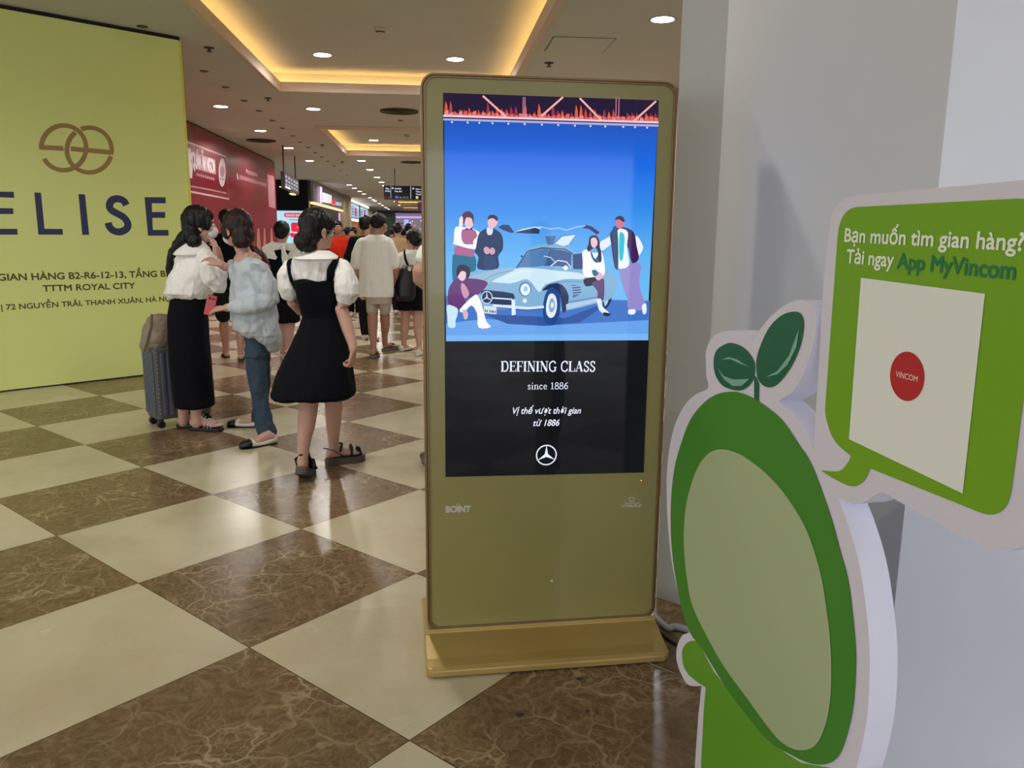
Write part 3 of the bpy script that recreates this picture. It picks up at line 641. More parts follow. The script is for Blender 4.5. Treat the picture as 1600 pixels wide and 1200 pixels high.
def rim(a, b, d0, d1, m, name, par, r=.042):
    o1 = rrect(ul+a, zb+a, ur-a, zt-a, r-a*.6); o2 = rrect(ul+b, zb+b, ur-b, zt-b, r-b*.6); n = len(o1)
    mb = MB(); mb.loft([[K.pt(*p, d0) for p in o1], [K.pt(*p, d1) for p in o1], [K.pt(*p, d1) for p in o2], [K.pt(*p, d0) for p in o2]], cap=False, closed=True)
    return mb.build(name, m, par, bevel=.0012)
rim(0.0, .006, -.01, .004, M_bronze, 'outer_rim', kio)
rim(.0075, .0135, -.01, .007, M_bronze, 'inner_rim', kio)
rim(.006, .0075, -.01, -.002, M_blk, 'rim_gap', kio)
MB().prism(rrect(ul+.013, zb+.013, ur-.013, zt-.013, .034), K.O, K.ux, K.uy, K.n, -.01, .002, M_olive).build('front_glass', M_olive, kio)
scr = [(692, 146), (1029, 157), (1005, 738), (696, 745)]
SU = [K.uv(*p) for p in scr]
MB().prism(SU, K.O, K.ux, K.uy, K.n, -.004, .0024, mat('screen_black', (16, 16, 20), rough=.05, spec=.5)).build('screen', None, kio)
mb = MB(); lk = MB()
gr = fl((196, 194, 180), .3)
ptext(K, mb, 'BOINT', (697, 800), (735, 799.5), .022, .0026, gr, bold=.03)
K.stroke(mb, arc(716, 790, 3, 3, 0, 340, 16), .002, .0026, gr)
ptext(K, mb, 'HTGROUP', (971.5, 792), (1001.5, 791.5), .0085, .0026, gr, bold=.03)
K.stroke(mb, arc(986.5, 780, 4.5, 3, 0, 345, 20), .003, .0026, gr, closed=True)
K.stroke(mb, [(975, 784), (980, 787), (987, 785), (994, 787), (1000, 784)], .003, .0026, gr)
for a in range(0, 181, 30): K.poly(mb, [(986.5+11*cos(rad(a))+dx, 780-8*sin(rad(a))+dy) for dx, dy in ((-.8, 0), (0, -.8), (.8, 0), (0, .8))], .0026, gr)
o = mb.build('maker_marks', None, kio, fix=False); o['label'] = 'small pale grey printed logos'
o = MB().box(K.pt(*K.uv(1001.5, 750.5), .003), (.003, .002, .002), kio_R).build('indicator_light', em((255, 170, 60), 2.), kio)
MB().ell(K.pt(*K.uv(862, 907), .0025), (.004, .001, .0045), kio_R).build('tape_scrap', fl((225, 225, 220)), kio)
# ---- the advertisement shown on the screen
ad = MB(); A1 = lambda *p: [(680+x/4.4444, 310+y/4.4444) for x, y in p]; A2 = lambda *p: [(640+x/3.63636, 80+y/3.63636) for x, y in p]
lay = [0.0026]
def AP(pts, c, s=1., sm=0):
    lay[0] += .000012; K.poly(ad, pts, lay[0], em(c, s), smooth=sm)
def AS(pts, wd_, c, sm=0, **k):
    lay[0] += .000012; K.stroke(ad, pts, wd_, lay[0], em(c), smooth=sm, **k)
# backdrop with its own blue gradient
gm = mat('lit_backdrop', (3, 3, 3), rough=.06, spec=.28, emit=(60, 130, 230)); nt = gm.node_tree; bs = nt.nodes['Principled BSDF']
tc = nt.nodes.new('ShaderNodeTexCoord'); sx_ = nt.nodes.new('ShaderNodeSeparateXYZ'); nt.links.new(tc.outputs['Generated'], sx_.inputs[0])
cr_ = nt.nodes.new('ShaderNodeValToRGB'); nt.links.new(sx_.outputs[2], cr_.inputs[0]); el = cr_.color_ramp.elements
el[0].position = 0; el[0].color = (*lin((112, 190, 246)), 1); el[1].position = 1; el[1].color = (*lin((30, 84, 190)), 1)
for p_, c_ in ((.25, (98, 180, 242)), (.5, (52, 142, 236)), (.78, (16, 104, 226))):
    e_ = el.new(p_); e_.color = (*lin(c_), 1)
nt.links.new(cr_.outputs[0], bs.inputs['Emission Color'])
bd = MB(); K.poly(bd, [(694, 186), (1027, 198), (1013, 470), (697, 470)], .0026, gm)
bd_o = bd.build('advert_backdrop', None, kio, fix=False)
AP([(697, 462), (1015, 470), (1012.5, 531.5), (697, 533)], (64, 116, 200)); AP([(697, 505), (760, 498), (860, 508), (1013, 500), (1012.5, 531.5), (697, 533)], (104, 164, 236)); AP([(697, 524), (1012.7, 521), (1012.5, 531.5), (697, 533)], (120, 182, 246))
# roof truss lit red at the top
AP(A2((190, 237), (1414, 280), (1411, 428), (192, 390)), (34, 22, 52))
rng = random.Random(5)
for k in range(46):
    x = 196+k*26.4; yb_ = 378+(x-190)*.030; h = rng.choice([40, 50, 62, 76, 96])
    AP(A2((x, yb_), (x+22, yb_+.7), (x+18, yb_-h*.7), (x+9, yb_-h), (x+3, yb_-h*.55)), rng.choice([(196, 66, 60), (226, 92, 60), (160, 50, 70)]))
    AP(A2((x, yb_), (x+26.5, yb_+.7), (x+24, yb_-rng.choice([26, 34, 44])), (x+2, yb_-rng.choice([24, 36]))), rng.choice([(240, 120, 100), (226, 104, 90), (232, 140, 140)]))
    AP(A2((x, yb_), (x+26.5, yb_+.7), (x+26.5, yb_-14), (x, yb_-14)), (250, 200, 206))
for a, b_ in (((415, 255), (545, 372)), ((870, 262), (745, 372)), ((965, 268), (1090, 396)), ((1398, 285), (1265, 404))): AS(A2(a, b_), .006, (246, 176, 176))
for x in (645, 655, 1172, 1188): AS(A2((x, 262), (x-3, 412)), .003, (200, 120, 150))
AP(A2((191, 362), (1412, 402), (1412, 412), (191, 374)), (240, 206, 232)); AP(A2((191, 374), (1412, 412), (1412, 418), (191, 382)), (40, 26, 60)); AP(A2((191, 382), (1412, 418), (1412, 430), (191, 394)), (176, 176, 216))
for x in (240, 329, 395, 470, 560, 653, 750, 843, 937, 1026, 1110, 1212, 1279, 1347): AP(A2((x-5, 398+(x-190)*.028), (x+5, 398+(x-190)*.028), (x+4, 408+(x-190)*.028), (x-4, 408+(x-190)*.028)), (220, 236, 255))
# gull-wing car
sil = (128, 176, 214); hi = (206, 232, 246); dk = (30, 58, 110); md = (84, 134, 184)
AP(A1((330, 800), (900, 830), (1240, 700), (1000, 860), (760, 885), (500, 870)), (44, 84, 160))
AP(A1((1170, 580), (1205, 570), (1228, 620), (1222, 700), (1190, 760), (1165, 745)), (20, 40, 84), sm=4)
AP(A1((1172, 600), (1196, 598), (1208, 650), (1196, 720), (1172, 740)), (170, 210, 240), sm=4)
AP(A1((120, 572), (240, 512), (430, 490), (560, 484), (600, 440), (640, 352), (720, 322), (820, 315), (930, 345), (950, 380), (1040, 370), (1130, 420), (1180, 488), (1240, 530), (1262, 600), (1240, 660), (1222, 690), (1150, 720), (890, 782), (860, 760), (740, 768), (440, 768), (330, 745), (300, 700), (200, 660), (150, 620)), sil, sm=3)
AP(A1((330, 560), (560, 488), (700, 486), (880, 505), (1010, 520), (1030, 560), (900, 560), (760, 600), (720, 650), (640, 560), (520, 590)), hi, sm=3)
AP(A1((200, 560), (430, 492), (560, 486), (420, 560), (330, 600)), (150, 186, 214), sm=3)
AS(A1((330, 570), (430, 520), (545, 500)), .002, (110, 150, 190)); AS(A1((480, 560), (560, 515), (680, 500)), .002, (236, 248, 255))
AP(A1((570, 478), (612, 412), (650, 368), (750, 350), (790, 352), (752, 468), (690, 476)), (76, 126, 180)); AP(A1((762, 468), (800, 352), (900, 362), (945, 384), (940, 482), (860, 470)), (56, 92, 148))
AS(A1((562, 484), (640, 366), (740, 344), (900, 352), (952, 384)), .0035, dk); AS(A1((756, 470), (796, 352)), .003, dk)
AP(A1((952, 388), (1035, 378), (1060, 470), (1010, 492), (955, 490)), (40, 70, 128)); AS(A1((800, 470), (850, 430), (910, 440), (940, 480)), .0035, (220, 236, 250)); AS(A1((752, 400), (800, 410), (830, 440)), .003, (190, 214, 236))
AP(A1((880, 480), (905, 462), (925, 480), (905, 502)), (240, 246, 255))
# doors raised
AP(A1((434, 200), (470, 182), (510, 184), (548, 236), (525, 240), (465, 218)), (34, 56, 110)); AP(A1((548, 232), (680, 200), (724, 214), (720, 245), (640, 244), (560, 238)), (30, 50, 96)); AP(A1((545, 236), (690, 204), (728, 216), (740, 196), (680, 196), (600, 212)), (186, 214, 240))
AP(A1((740, 240), (800, 258), (850, 250), (830, 300), (815, 325), (778, 325), (765, 290)), (110, 160, 206)); AP(A1((760, 262), (840, 262), (815, 322), (780, 322)), (70, 112, 170))
AP(A1((826, 312), (880, 262), (975, 250), (930, 318), (890, 330)), (214, 234, 250)); AS(A1((826, 312), (880, 262), (975, 250), (930, 318)), .002, dk)
AP(A1((1020, 205), (1045, 184), (1085, 196), (1140, 236), (1120, 252), (1065, 212)), (40, 40, 92)); AS(A1((740, 198), (800, 212), (860, 206), (905, 220), (975, 200), (1040, 190)), .004, (160, 196, 230), sm=4)
# body line, vents, bumper, wheel, lamps
AP(A1((740, 640), (800, 592), (880, 600), (925, 680), (905, 780), (880, 782), (868, 690), (830, 628)), (24, 44, 92), sm=3)
AP(A1((745, 760), (765, 660), (800, 620), (840, 632), (868, 700), (862, 800), (830, 868), (790, 880), (755, 840)), (30, 70, 140), sm=4)
AP(A1((768, 745), (785, 675), (812, 660), (838, 690), (842, 760), (825, 815), (795, 828), (772, 800)), (226, 238, 250), sm=4); AP(A1((788, 745), (798, 700), (815, 695), (828, 725), (826, 765), (808, 790), (792, 778)), (130, 170, 206), sm=4); AP(A1((800, 742), (806, 722), (818, 725), (818, 752), (806, 760)), (240, 246, 255), sm=3)
AP(A1((948, 600), (1005, 604), (1012, 660), (955, 690)), (66, 110, 160)); [AS(A1((950, 612+18*k), (1010, 606+18*k)), .0015, (200, 224, 240)) for k in range(4)]
AS(A1((905, 722), (1010, 706), (1100, 690), (1160, 672)), .002, (60, 100, 150)); AS(A1((760, 600), (900, 575), (1010, 580)), .002, (90, 130, 170)); AP(A1((905, 735), (1120, 694), (1130, 716), (910, 772)), (176, 208, 232))
AP(A1((320, 640), (400, 640), (540, 660), (545, 705), (530, 738), (400, 732), (330, 715)), (22, 44, 88), sm=2); AS(A1((390, 690), (535, 700)), .0045, (210, 230, 246))
lay[0] += .00002; K.stroke(ad, A1(*[(357+37*cos(rad(a)), 687+42*sin(rad(a))) for a in range(0, 360, 15)]), .0032, lay[0], em((190, 216, 240)), closed=True)
for a in (-90, 30, 150): AS(A1((357, 687), (357+34*cos(rad(a)), 687+38*sin(rad(a)))), .0045, (214, 232, 248), w2=.001)
AP(A1(*[(622+42*cos(rad(a)), 630+50*sin(rad(a))) for a in range(0, 360, 20)]), (70, 110, 160)); AP(A1(*[(624+34*cos(rad(a)), 632+42*sin(rad(a))) for a in range(0, 360, 20)]), (232, 246, 255)); AP(A1(*[(626+16*cos(rad(a)), 628+20*sin(rad(a))) for a in range(0, 360, 30)]), (150, 200, 236)); AP(A1(*[(620+15*cos(rad(a)), 710+15*sin(rad(a))) for a in range(0, 360, 30)]), (226, 240, 252))
AS(A1((400, 742), (520, 752), (640, 762), (752, 752)), .008, (214, 234, 250)); AS(A1((400, 755), (520, 766), (640, 776), (750, 766)), .003, (50, 80, 130)); AP(A1((528, 700), (552, 702), (558, 805), (530, 812)), (222, 238, 252))
AP(A1((335, 745), (424, 750), (424, 804), (340, 796)), (214, 226, 236))
ptext(K, ad, 'N 54H', A1((345, 788))[0], A1((418, 796))[0], .0085, lay[0]+.00003, em((30, 40, 70)), bold=.02)
lay[0] += .00005; AP(A1((590, 400), (600, 392), (610, 402), (600, 412)), dk)
# people in the picture
sk = (226, 170, 170)
def pp(*parts):
    for pts, c in parts: AP(A1(*pts), c, sm=3)
pp((((120, 560), (118, 440), (135, 385), (270, 395), (280, 495), (250, 510), (200, 550), (140, 580)), (0, 104, 140)),
   (((128, 300), (135, 210), (165, 195), (190, 200), (245, 205), (310, 240), (314, 290), (285, 350), (220, 345), (150, 325), (122, 312)), (246, 250, 255)),
   (((190, 215), (240, 215), (275, 222), (290, 265), (262, 300), (270, 400), (200, 396), (134, 384), (142, 330), (200, 335), (250, 345), (195, 310), (180, 260)), (170, 96, 140)),
   (((140, 300), (200, 318), (285, 322), (280, 352), (200, 340), (128, 312)), (240, 246, 255)),
   (((196, 140), (258, 140), (262, 180), (245, 205), (215, 200)), (240, 196, 206)), (((182, 130), (200, 98), (238, 90), (266, 122), (262, 178), (252, 140), (215, 132), (200, 180), (190, 160)), (70, 30, 74)),
   (((165, 200), (168, 140), (188, 125), (192, 160), (185, 200)), (246, 226, 236)), (((212, 205), (235, 212), (256, 202), (256, 222), (235, 216), (214, 222)), (60, 40, 70)))
pp((((282, 340), (300, 250), (340, 215), (380, 205), (430, 222), (465, 265), (468, 350), (436, 402), (434, 486), (296, 490), (300, 410), (272, 370)), (10, 44, 92)),
   (((340, 410), (410, 405), (420, 486), (345, 488)), (12, 60, 110)), (((358, 205), (398, 205), (392, 250), (362, 250)), (214, 226, 246)),
   (((364, 150), (392, 128), (428, 150), (425, 185), (385, 215), (368, 195)), (232, 190, 200)), (((362, 152), (372, 120), (405, 114), (432, 132), (430, 158), (400, 138), (372, 145)), (40, 28, 56)),
   (((335, 350), (355, 335), (378, 355), (370, 385), (345, 382)), (210, 160, 180)), (((375, 360), (395, 340), (415, 362), (405, 388), (382, 386)), (210, 160, 180)))
pp((((90, 640), (120, 580), (160, 555), (220, 555), (300, 560), (360, 580), (352, 612), (300, 665), (210, 700), (230, 745), (170, 770), (95, 745)), (96, 44, 112)),
   (((82, 740), (150, 760), (155, 800), (140, 850), (138, 892), (92, 892), (84, 820)), (200, 232, 250)), (((170, 770), (270, 672), (300, 685), (330, 760), (352, 850), (384, 892), (300, 896), (290, 800), (250, 742), (200, 790)), (250, 250, 255)),
   (((180, 590), (205, 600), (235, 660), (205, 695), (180, 640)), (206, 150, 176)), (((155, 510), (175, 495), (212, 510), (205, 560), (180, 572), (156, 545)), (240, 200, 214)),
   (((146, 500), (160, 468), (200, 460), (240, 490), (235, 545), (215, 560), (212, 515), (180, 505), (152, 545)), (26, 18, 56)), (((190, 770), (225, 790), (222, 830), (200, 835)), (214, 180, 206)))
pp((((1020, 370), (1060, 355), (1100, 380), (1150, 370), (1172, 450), (1170, 530), (1110, 545), (1030, 540), (1022, 440)), (246, 248, 255)), (((1078, 360), (1108, 420), (1140, 372), (1152, 430), (1110, 445), (1080, 400)), (20, 90, 140)),
   (((1030, 560), (1110, 545), (1130, 560), (1120, 590), (1060, 610), (1035, 600)), (16, 20, 48)), (((1085, 590), (1160, 555), (1172, 600), (1166, 700), (1128, 710), (1122, 640)), (92, 66, 120)),
   (((1120, 700), (1150, 700), (1160, 750), (1210, 800), (1190, 815), (1140, 780), (1125, 740)), (226, 240, 252)), (((1165, 790), (1215, 800), (1200, 816), (1170, 812)), (20, 20, 50)),
   (((1062, 320), (1070, 270), (1105, 256), (1132, 280), (1148, 360), (1152, 430), (1135, 440), (1120, 350), (1080, 355), (1066, 372), (1050, 350)), (26, 18, 50)), (((1080, 280), (1108, 272), (1124, 300), (1118, 330), (1098, 345), (1080, 322)), (236, 196, 214)),
   (((1105, 520), (1140, 510), (1162, 540), (1135, 568), (1112, 556)), (226, 180, 200)), (((1085, 500), (1115, 498), (1130, 525), (1100, 540)), (20, 110, 140)))
pp((((1140, 310), (1170, 285), (1230, 260), (1235, 300), (1190, 340), (1150, 362)), (226, 236, 250)), (((1390, 260), (1420, 290), (1440, 345), (1410, 400), (1385, 410), (1380, 330)), (240, 244, 255)),
   (((1280, 470), (1420, 450), (1412, 580), (1440, 690), (1460, 740), (1400, 780), (1330, 690), (1290, 570)), (150, 138, 206)), (((1335, 690), (1400, 700), (1390, 790), (1340, 770)), (150, 138, 206)),
   (((1340, 772), (1385, 772), (1380, 802), (1340, 802)), (240, 246, 255)), (((1432, 745), (1460, 730), (1462, 792), (1440, 800)), (236, 242, 252)),
   (((1212, 240), (1260, 205), (1310, 200), (1375, 235), (1395, 330), (1410, 420), (1360, 446), (1330, 330), (1262, 480), (1240, 460), (1222, 340)), (58, 24, 84)), (((1262, 225), (1300, 212), (1335, 240), (1328, 340), (1342, 465), (1262, 478), (1266, 330)), (236, 246, 252)),
   (((1275, 250), (1300, 240), (1312, 280), (1300, 418), (1276, 415)), (20, 190, 214)), (((1225, 232), (1262, 212), (1268, 470), (1250, 472)), (10, 70, 110)),
   (((1250, 150), (1275, 138), (1306, 155), (1304, 190), (1280, 212), (1256, 192)), (206, 110, 140)), (((1246, 152), (1258, 128), (1290, 122), (1312, 148), (1305, 165), (1272, 145)), (22, 16, 60)))
# lower black part with its lettering
AP([(697, 533), (1012.2, 531.5), (1005, 737.6), (696.6, 744)], (14, 15, 20)); whc = em((232, 240, 255))
tl = lay[0]+.00006
# seriffed capitals drawn as strokes: (points, thickness in cap heights)
TH, TN = .17, .055
def sf(*xs): return [[(x-.10, y), (x+.10, y), TN] for x, y in xs]
GL = {'D': (.78, [[(.16, 0), (.16, 1), TH], [(.02, .97), (.34, .97), TN], [(.02, .03), (.34, .03), TN], 'c', [(.30, .97), (.55, .90), (.66, .5), (.55, .10), (.30, .03), .12]]),
      'E': (.66, [[(.16, 0), (.16, 1), TH], [(.02, .97), (.58, .97), TN], [(.02, .03), (.60, .03), TN], [(.16, .52), (.46, .52), TN], [(.57, .99), (.58, .75), TN], [(.60, 0), (.62, .28), TN], [(.46, .42), (.46, .63), TN]]),
      'F': (.62, [[(.16, 0), (.16, 1), TH], [(.02, .97), (.56, .97), TN], [(.02, .03), (.32, .03), TN], [(.16, .50), (.44, .50), TN], [(.55, .99), (.57, .74), TN], [(.44, .40), (.44, .61), TN]]),
      'I': (.36, [[(.17, 0), (.17, 1), TH], [(.03, .97), (.31, .97), TN], [(.03, .03), (.31, .03), TN]]),
      'N': (.82, [[(.15, 0), (.15, 1), TN], [(.15, 1), (.66, 0), TH], [(.66, 0), (.66, 1), TN], [(.0, .97), (.24, .97), TN], [(.03, .03), (.28, .03), TN], [(.53, .97), (.79, .97), TN]]),
      'G': (.80, ['c', [(.64, .76), (.52, .96), (.34, .98), (.12, .78), (.10, .5), (.14, .20), (.36, .02), (.56, .06), (.62, .14), .12], [(.62, 0.04), (.62, .42), .13], [(.48, .42), (.76, .42), TN]]),
      'C': (.74, ['c', [(.64, .74), (.54, .95), (.36, .98), (.14, .80), (.10, .5), (.14, .20), (.36, .02), (.56, .08), (.66, .26), .12], [(.65, .98), (.64, .72), TN]]),
      'L': (.64, [[(.16, 0), (.16, 1), TH], [(.02, .97), (.32, .97), TN], [(.02, .03), (.58, .03), TN], [(.58, 0), (.61, .3), TN]]),
      'A': (.78, [[(.10, 0), (.36, 1), TN], [(.36, 1), (.62, 0), TH], [(.18, .33), (.50, .33), TN], [(.0, .03), (.22, .03), TN], [(.50, .03), (.76, .03), TN]]),
      'S': (.58, ['c', [(.46, .76), (.40, .94), (.22, .97), (.10, .80), (.18, .60), (.40, .42), (.48, .24), (.36, .04), (.18, .03), (.08, .24), .12], [(.47, .97), (.47, .72), TN], [(.07, .02), (.07, .28), TN]]), ' ': (.32, []),
      's': (.44, ['c', [(.35, .52), (.21, .65), (.09, .53), (.2, .36), (.34, .19), (.2, .02), (.06, .15), .10]]), 'i': (.30, [[(.14, 0), (.14, .66), .13], [(.04, .63), (.14, .63), TN], [(.03, .03), (.26, .03), TN], [(.14, .86), (.14, .98), .13]]),
      'n': (.60, [[(.14, 0), (.14, .66), .13], [(.03, .63), (.14, .63), TN], 'c', [(.14, .48), (.27, .65), (.42, .60), (.45, .40), .08], [(.45, 0), (.45, .45), .13], [(.03, .03), (.26, .03), TN], [(.34, .03), (.57, .03), TN]]),
      'c': (.46, ['c', [(.38, .5), (.24, .65), (.09, .48), (.09, .2), (.22, .02), (.4, .14), .10]]), 'e': (.50, ['c', [(.10, .36), (.39, .38), (.37, .56), (.24, .65), (.10, .52), (.09, .26), (.17, .06), (.3, .02), (.42, .14), .09]]),
      '1': (.48, [[(.24, 0), (.24, 1), .13], [(.08, .86), (.24, .98), TN], [(.08, .03), (.40, .03), TN]]), '8': (.54, ['c', [(.27, .54), (.12, .64), (.13, .88), (.27, .98), (.41, .88), (.42, .64), (.27, .54), (.08, .36), (.09, .10), (.27, .02), (.45, .10), (.46, .36), (.27, .54), .10]]),
      '6': (.54, ['c', [(.45, .93), (.24, .84), (.10, .5), (.10, .24), (.26, .02), (.44, .22), (.41, .48), (.26, .56), (.12, .42), .10]])}
def serif(txt, pa, pb, cap):
    a = K.uv(*pa); b_ = K.uv(*pb); W0 = sum(GL[c][0] for c in txt); sx = (b_[0]-a[0])/W0; x = a[0]; L0 = a[0]
    for c in txt:
        cv = False
        for st in GL[c][1]:
            if st == 'c': cv = True; continue
            pts = [(x+q[0]*sx, a[1]+(b_[1]-a[1])*(x-L0)/(b_[0]-a[0])+q[1]*cap) for q in st[:-1]]
            K.stroke(ad, pts, st[-1]*cap, tl, whc, raw=True, smooth=5 if cv else 0, **({'closed': False})); cv = False
        x += GL[c][0]*sx
serif('DEFINING CLASS', (782, 580.2), (930, 580.2), .0345)
serif('since 1886', (823.5, 608), (887.5, 607.5), .0225)
ptext(K, ad, 'Vị thế vượt thời gian', (801, 646), (907, 645.5), .0225, tl, whc, bold=.008, shear=.28)
ptext(K, ad, 'từ 1886', (833, 665), (873.5, 664.5), .0225, tl, whc, bold=.008, shear=.28)
c0 = K.uv(853.2, 710.3); r0 = .0335
K.stroke(ad, [(c0[0]+r0*cos(rad(a)), c0[1]+r0*sin(rad(a))) for a in range(0, 360, 6)], .0042, tl, whc, raw=True, closed=True)
for a in (90, 210, 330):
    d_ = np.array([cos(rad(a)), sin(rad(a))]); n_ = np.array([-d_[1], d_[0]])
    ad.face([c0+d_*r0, c0-n_*.0062, c0-d_*.0045, c0+n_*.0062], K.O, K.ux, K.uy, K.n, tl, whc)
o = ad.build('advert_picture', None, kio, fix=False); o['label'] = 'lit advertisement with five people around a silver car and white lettering below'

# cables on the floor at the kiosk's right
def cable(pts, r, m, name, label):
    P = spline([np.array(p) for p in pts], 8, closed=False); o = MB().tube(P, r, n=10).build(name, m, smooth=True); tag(o, label, 'cable'); return o
def fz(x, y, z): p = flo(x, y, z); return p
cable([KP(BW+.022, .36, .03), fz(1040, 979, .016), fz(1055, 979, .014), fz(1075, 984, .0135), fz(1095, 992, .0135), fz(1120, 1004, .0135)], .0125, mat('grey_conduit', (150, 156, 160), rough=.5), 'cable_conduit', 'grey flexible cable conduit leaving the kiosk base at right')
cable([KP(BW+.008, .27, .02), fz(1037, 993, .008), fz(1046, 1000, .006), fz(1058, 1007, .006), fz(1075, 1009, .006), fz(1100, 1015, .006)], .0055, mat('black_cable', (12, 12, 14), rough=.5), 'power_cable', 'thin black power cable on the floor beside the kiosk base')

# ================================================================== cutout sign board
sdir = unit([.209, -.978, 0]); T0 = atY(1337, 560, 1.2); S = Plane((T0[0], T0[1], 0), sdir); TKN = .048
M_foam = mat('foam_board_face', (208, 202, 214), rough=.35, spec=.5); M_side = mat('foam_board_side', (226, 226, 242), rough=.7, spec=.2)
sb = empty('cutout_sign', (T0[0]-sdir[0]*.2, T0[1]-sdir[1]*.2, 0), 'white foam cutout sign board with a green speech bubble and two dark green leaves', 'sign board')
def uvs(pts): return [S.uv(*p) for p in pts]
outl = [(1063, 1050), (1057, 1030), (1058, 1010), (1066, 993), (1078, 985), (1068, 955), (1058, 920), (1050, 880), (1045, 840), (1042, 790), (1042, 740), (1047, 695), (1056, 660), (1070, 633), (1086, 617), (1107, 606), (1104, 590), (1103, 565), (1103, 550), (1110, 531), (1122, 521), (1138, 517), (1155, 518), (1168, 525), (1177, 535)]
out2 = [(1186, 517), (1200, 499), (1215, 485), (1230, 475), (1246, 469), (1261, 472), (1271, 483), (1275, 502), (1272, 530), (1264, 562), (1252, 592), (1236, 614), (1216, 626)]
out3 = [(1232, 641), (1252, 664), (1271, 702), (1274, 650), (1279, 580), (1285, 470), (1291, 400), (1297, 350), (1303, 328), (1318, 312), (1340, 305)]
tr_ = S.uv(1600, 296); br_ = S.uv(1565, 857)
ztop = tr_[1]; ubr = S.uv(1600, 800)[0]
def half(pts, n=4): return spline(uvs(pts), n, closed=False)
outer = half([(1096, 1072), (1075, 1070)]+outl)+half(out2)+half(out3[:3])+half(out3[3:])
tl_uv = S.uv(1340, 305); uR = S.uv(1640, 700)[0]; vT = tl_uv[1]; vB = (S.uv(1440, 803)[1]+S.uv(1500, 835)[1])/2
outer += [p for p in roundpoly([(uR-.3, vT), (uR, vT+.004), (uR, vB), (uR-.3, vB)], [0, .075, .075, 0], 10)[1:-1]]
outer += half([(1500, 835), (1440, 803), (1400, 781), (1384, 771), (1370, 772), (1355, 782), (1337, 787), (1320, 783), (1309, 776)])
outer += half([(1322, 810), (1336, 855), (1346, 900), (1353, 950), (1358, 1000), (1359, 1050), (1356, 1110), (1348, 1160), (1338, 1200)])
ub = S.uv(1338, 1200); uL = S.uv(1086, 1190)
outer += [np.array([ub[0]-.03, ub[1]-.09]), np.array([ub[0]-.09, ub[1]-.17]), np.array([ub[0]-.10, .02]), np.array([uL[0]+.02, .02]), np.array([uL[0]+.005, uL[1]-.1]), uL, S.uv(1091, 1120)]
sel = MB(); sel.prism(outer, S.O, S.ux, S.uy, S.n, -TKN, 0, M_foam, M_side)
sel.build('board', None, sb)
def printed(name, pts, d, rgb, sm=0, label=None, raw=False, par=sb, rough=.35):
    mb = MB(); S.poly(mb, pts, d, fl(rgb, rough), smooth=sm, raw=raw); o = mb.build(name, None, par, fix=False)
    if label: o['label'] = label
    return o
low = [(1082, 1020), (1100, 1040), (1135, 1074), (1169, 1119), (1202, 1159), (1233, 1180), (1253, 1192), (1300, 1200)]
pl_ = spline(uvs([(1076, 1054), (1069, 1042), (1066, 1026), (1068, 1012), (1078, 1002), (1092, 1004), (1102, 1024), (1116, 1050)]), 5, closed=False)+uvs(low[2:])+[np.array([ub[0]-.06, ub[1]-.10]), np.array([ub[0]-.12, ub[1]-.17]), np.array([ub[0]-.125, .06]), np.array([uL[0]+.055, .06]), S.uv(1096, 1190), S.uv(1100, 1110), S.uv(1103, 1074), S.uv(1090, 1066)]
printed('green_lower_panel', pl_, .0008, (92, 150, 34), raw=True, label='plain leaf green lower panel')
go_ = [(1145, 612), (1121, 616), (1100, 630), (1080, 655), (1066, 690), (1054, 735), (1049, 790), (1050, 850), (1056, 900), (1066, 950), (1080, 990), (1098, 1014), (1135, 1074), (1169, 1119), (1202, 1158), (1233, 1177), (1262, 1191), (1290, 1194), (1312, 1180), (1327, 1139), (1335, 1097), (1338, 1050), (1338, 1010), (1333, 956), (1326, 905), (1314, 860), (1297, 800), (1270, 727), (1250, 695), (1222, 655), (1188, 628), (1165, 616)]
printed('green_oval', go_, .0016, (58, 126, 36), sm=4, label='large leaf green oval')
gi_ = [(1128, 702), (1108, 709), (1092, 730), (1080, 762), (1072, 800), (1070, 850), (1075, 905), (1084, 948), (1107, 996), (1132, 1040), (1169, 1091), (1202, 1136), (1225, 1161), (1250, 1172), (1275, 1165), (1291, 1135), (1299, 1095), (1301, 1050), (1299, 998), (1294, 956), (1284, 895), (1265, 835), (1245, 797), (1220, 762), (1190, 732), (1156, 709)]
printed('pale_oval', gi_, .0024, (162, 174, 134), sm=4, label='pale green inner oval')
dg = (0, 88, 66)
l1 = printed('leaf', [(1115.6, 565), (1120, 548), (1133, 538), (1146, 536), (1164, 544), (1177, 560), (1180.6, 576), (1176, 597), (1158, 610), (1132, 604), (1119, 587)], .0012, dg, sm=4, label='small dark green leaf')
l2 = printed('leaf', [(1183, 582), (1184, 555), (1200, 516), (1220, 494), (1240, 487), (1253, 491), (1257, 510), (1251, 542), (1236, 575), (1216, 600), (1200, 605), (1188, 597)], .0012, dg, sm=4, label='large dark green leaf')
hl = (120, 170, 150)
printed('leaf_highlight', [(1128, 562), (1140, 558), (1152, 561), (1173, 574), (1158, 568), (1142, 561)], .002, hl, par=l1); printed('leaf_highlight', [(1122, 575), (1133, 588), (1148, 593), (1172, 592), (1160, 603), (1146, 603), (1132, 592)], .002, hl, par=l1)
printed('leaf_highlight', [(1250, 514), (1246, 542), (1232, 570), (1216, 585), (1198, 589), (1216, 580), (1234, 556)], .002, hl, par=l2)
printed('stem', [(1179, 588), (1182.5, 588), (1187, 600), (1186.5, 630), (1179, 626)], .0011, dg)
uG = S.uv(1590, 700)[0]
vg = S.uv(1338, 323.5)[1]; vbg = S.uv(1560, 812)[1]; uLt = S.uv(1304, 436)[0]
cl_ = S.uv(1294, 700)
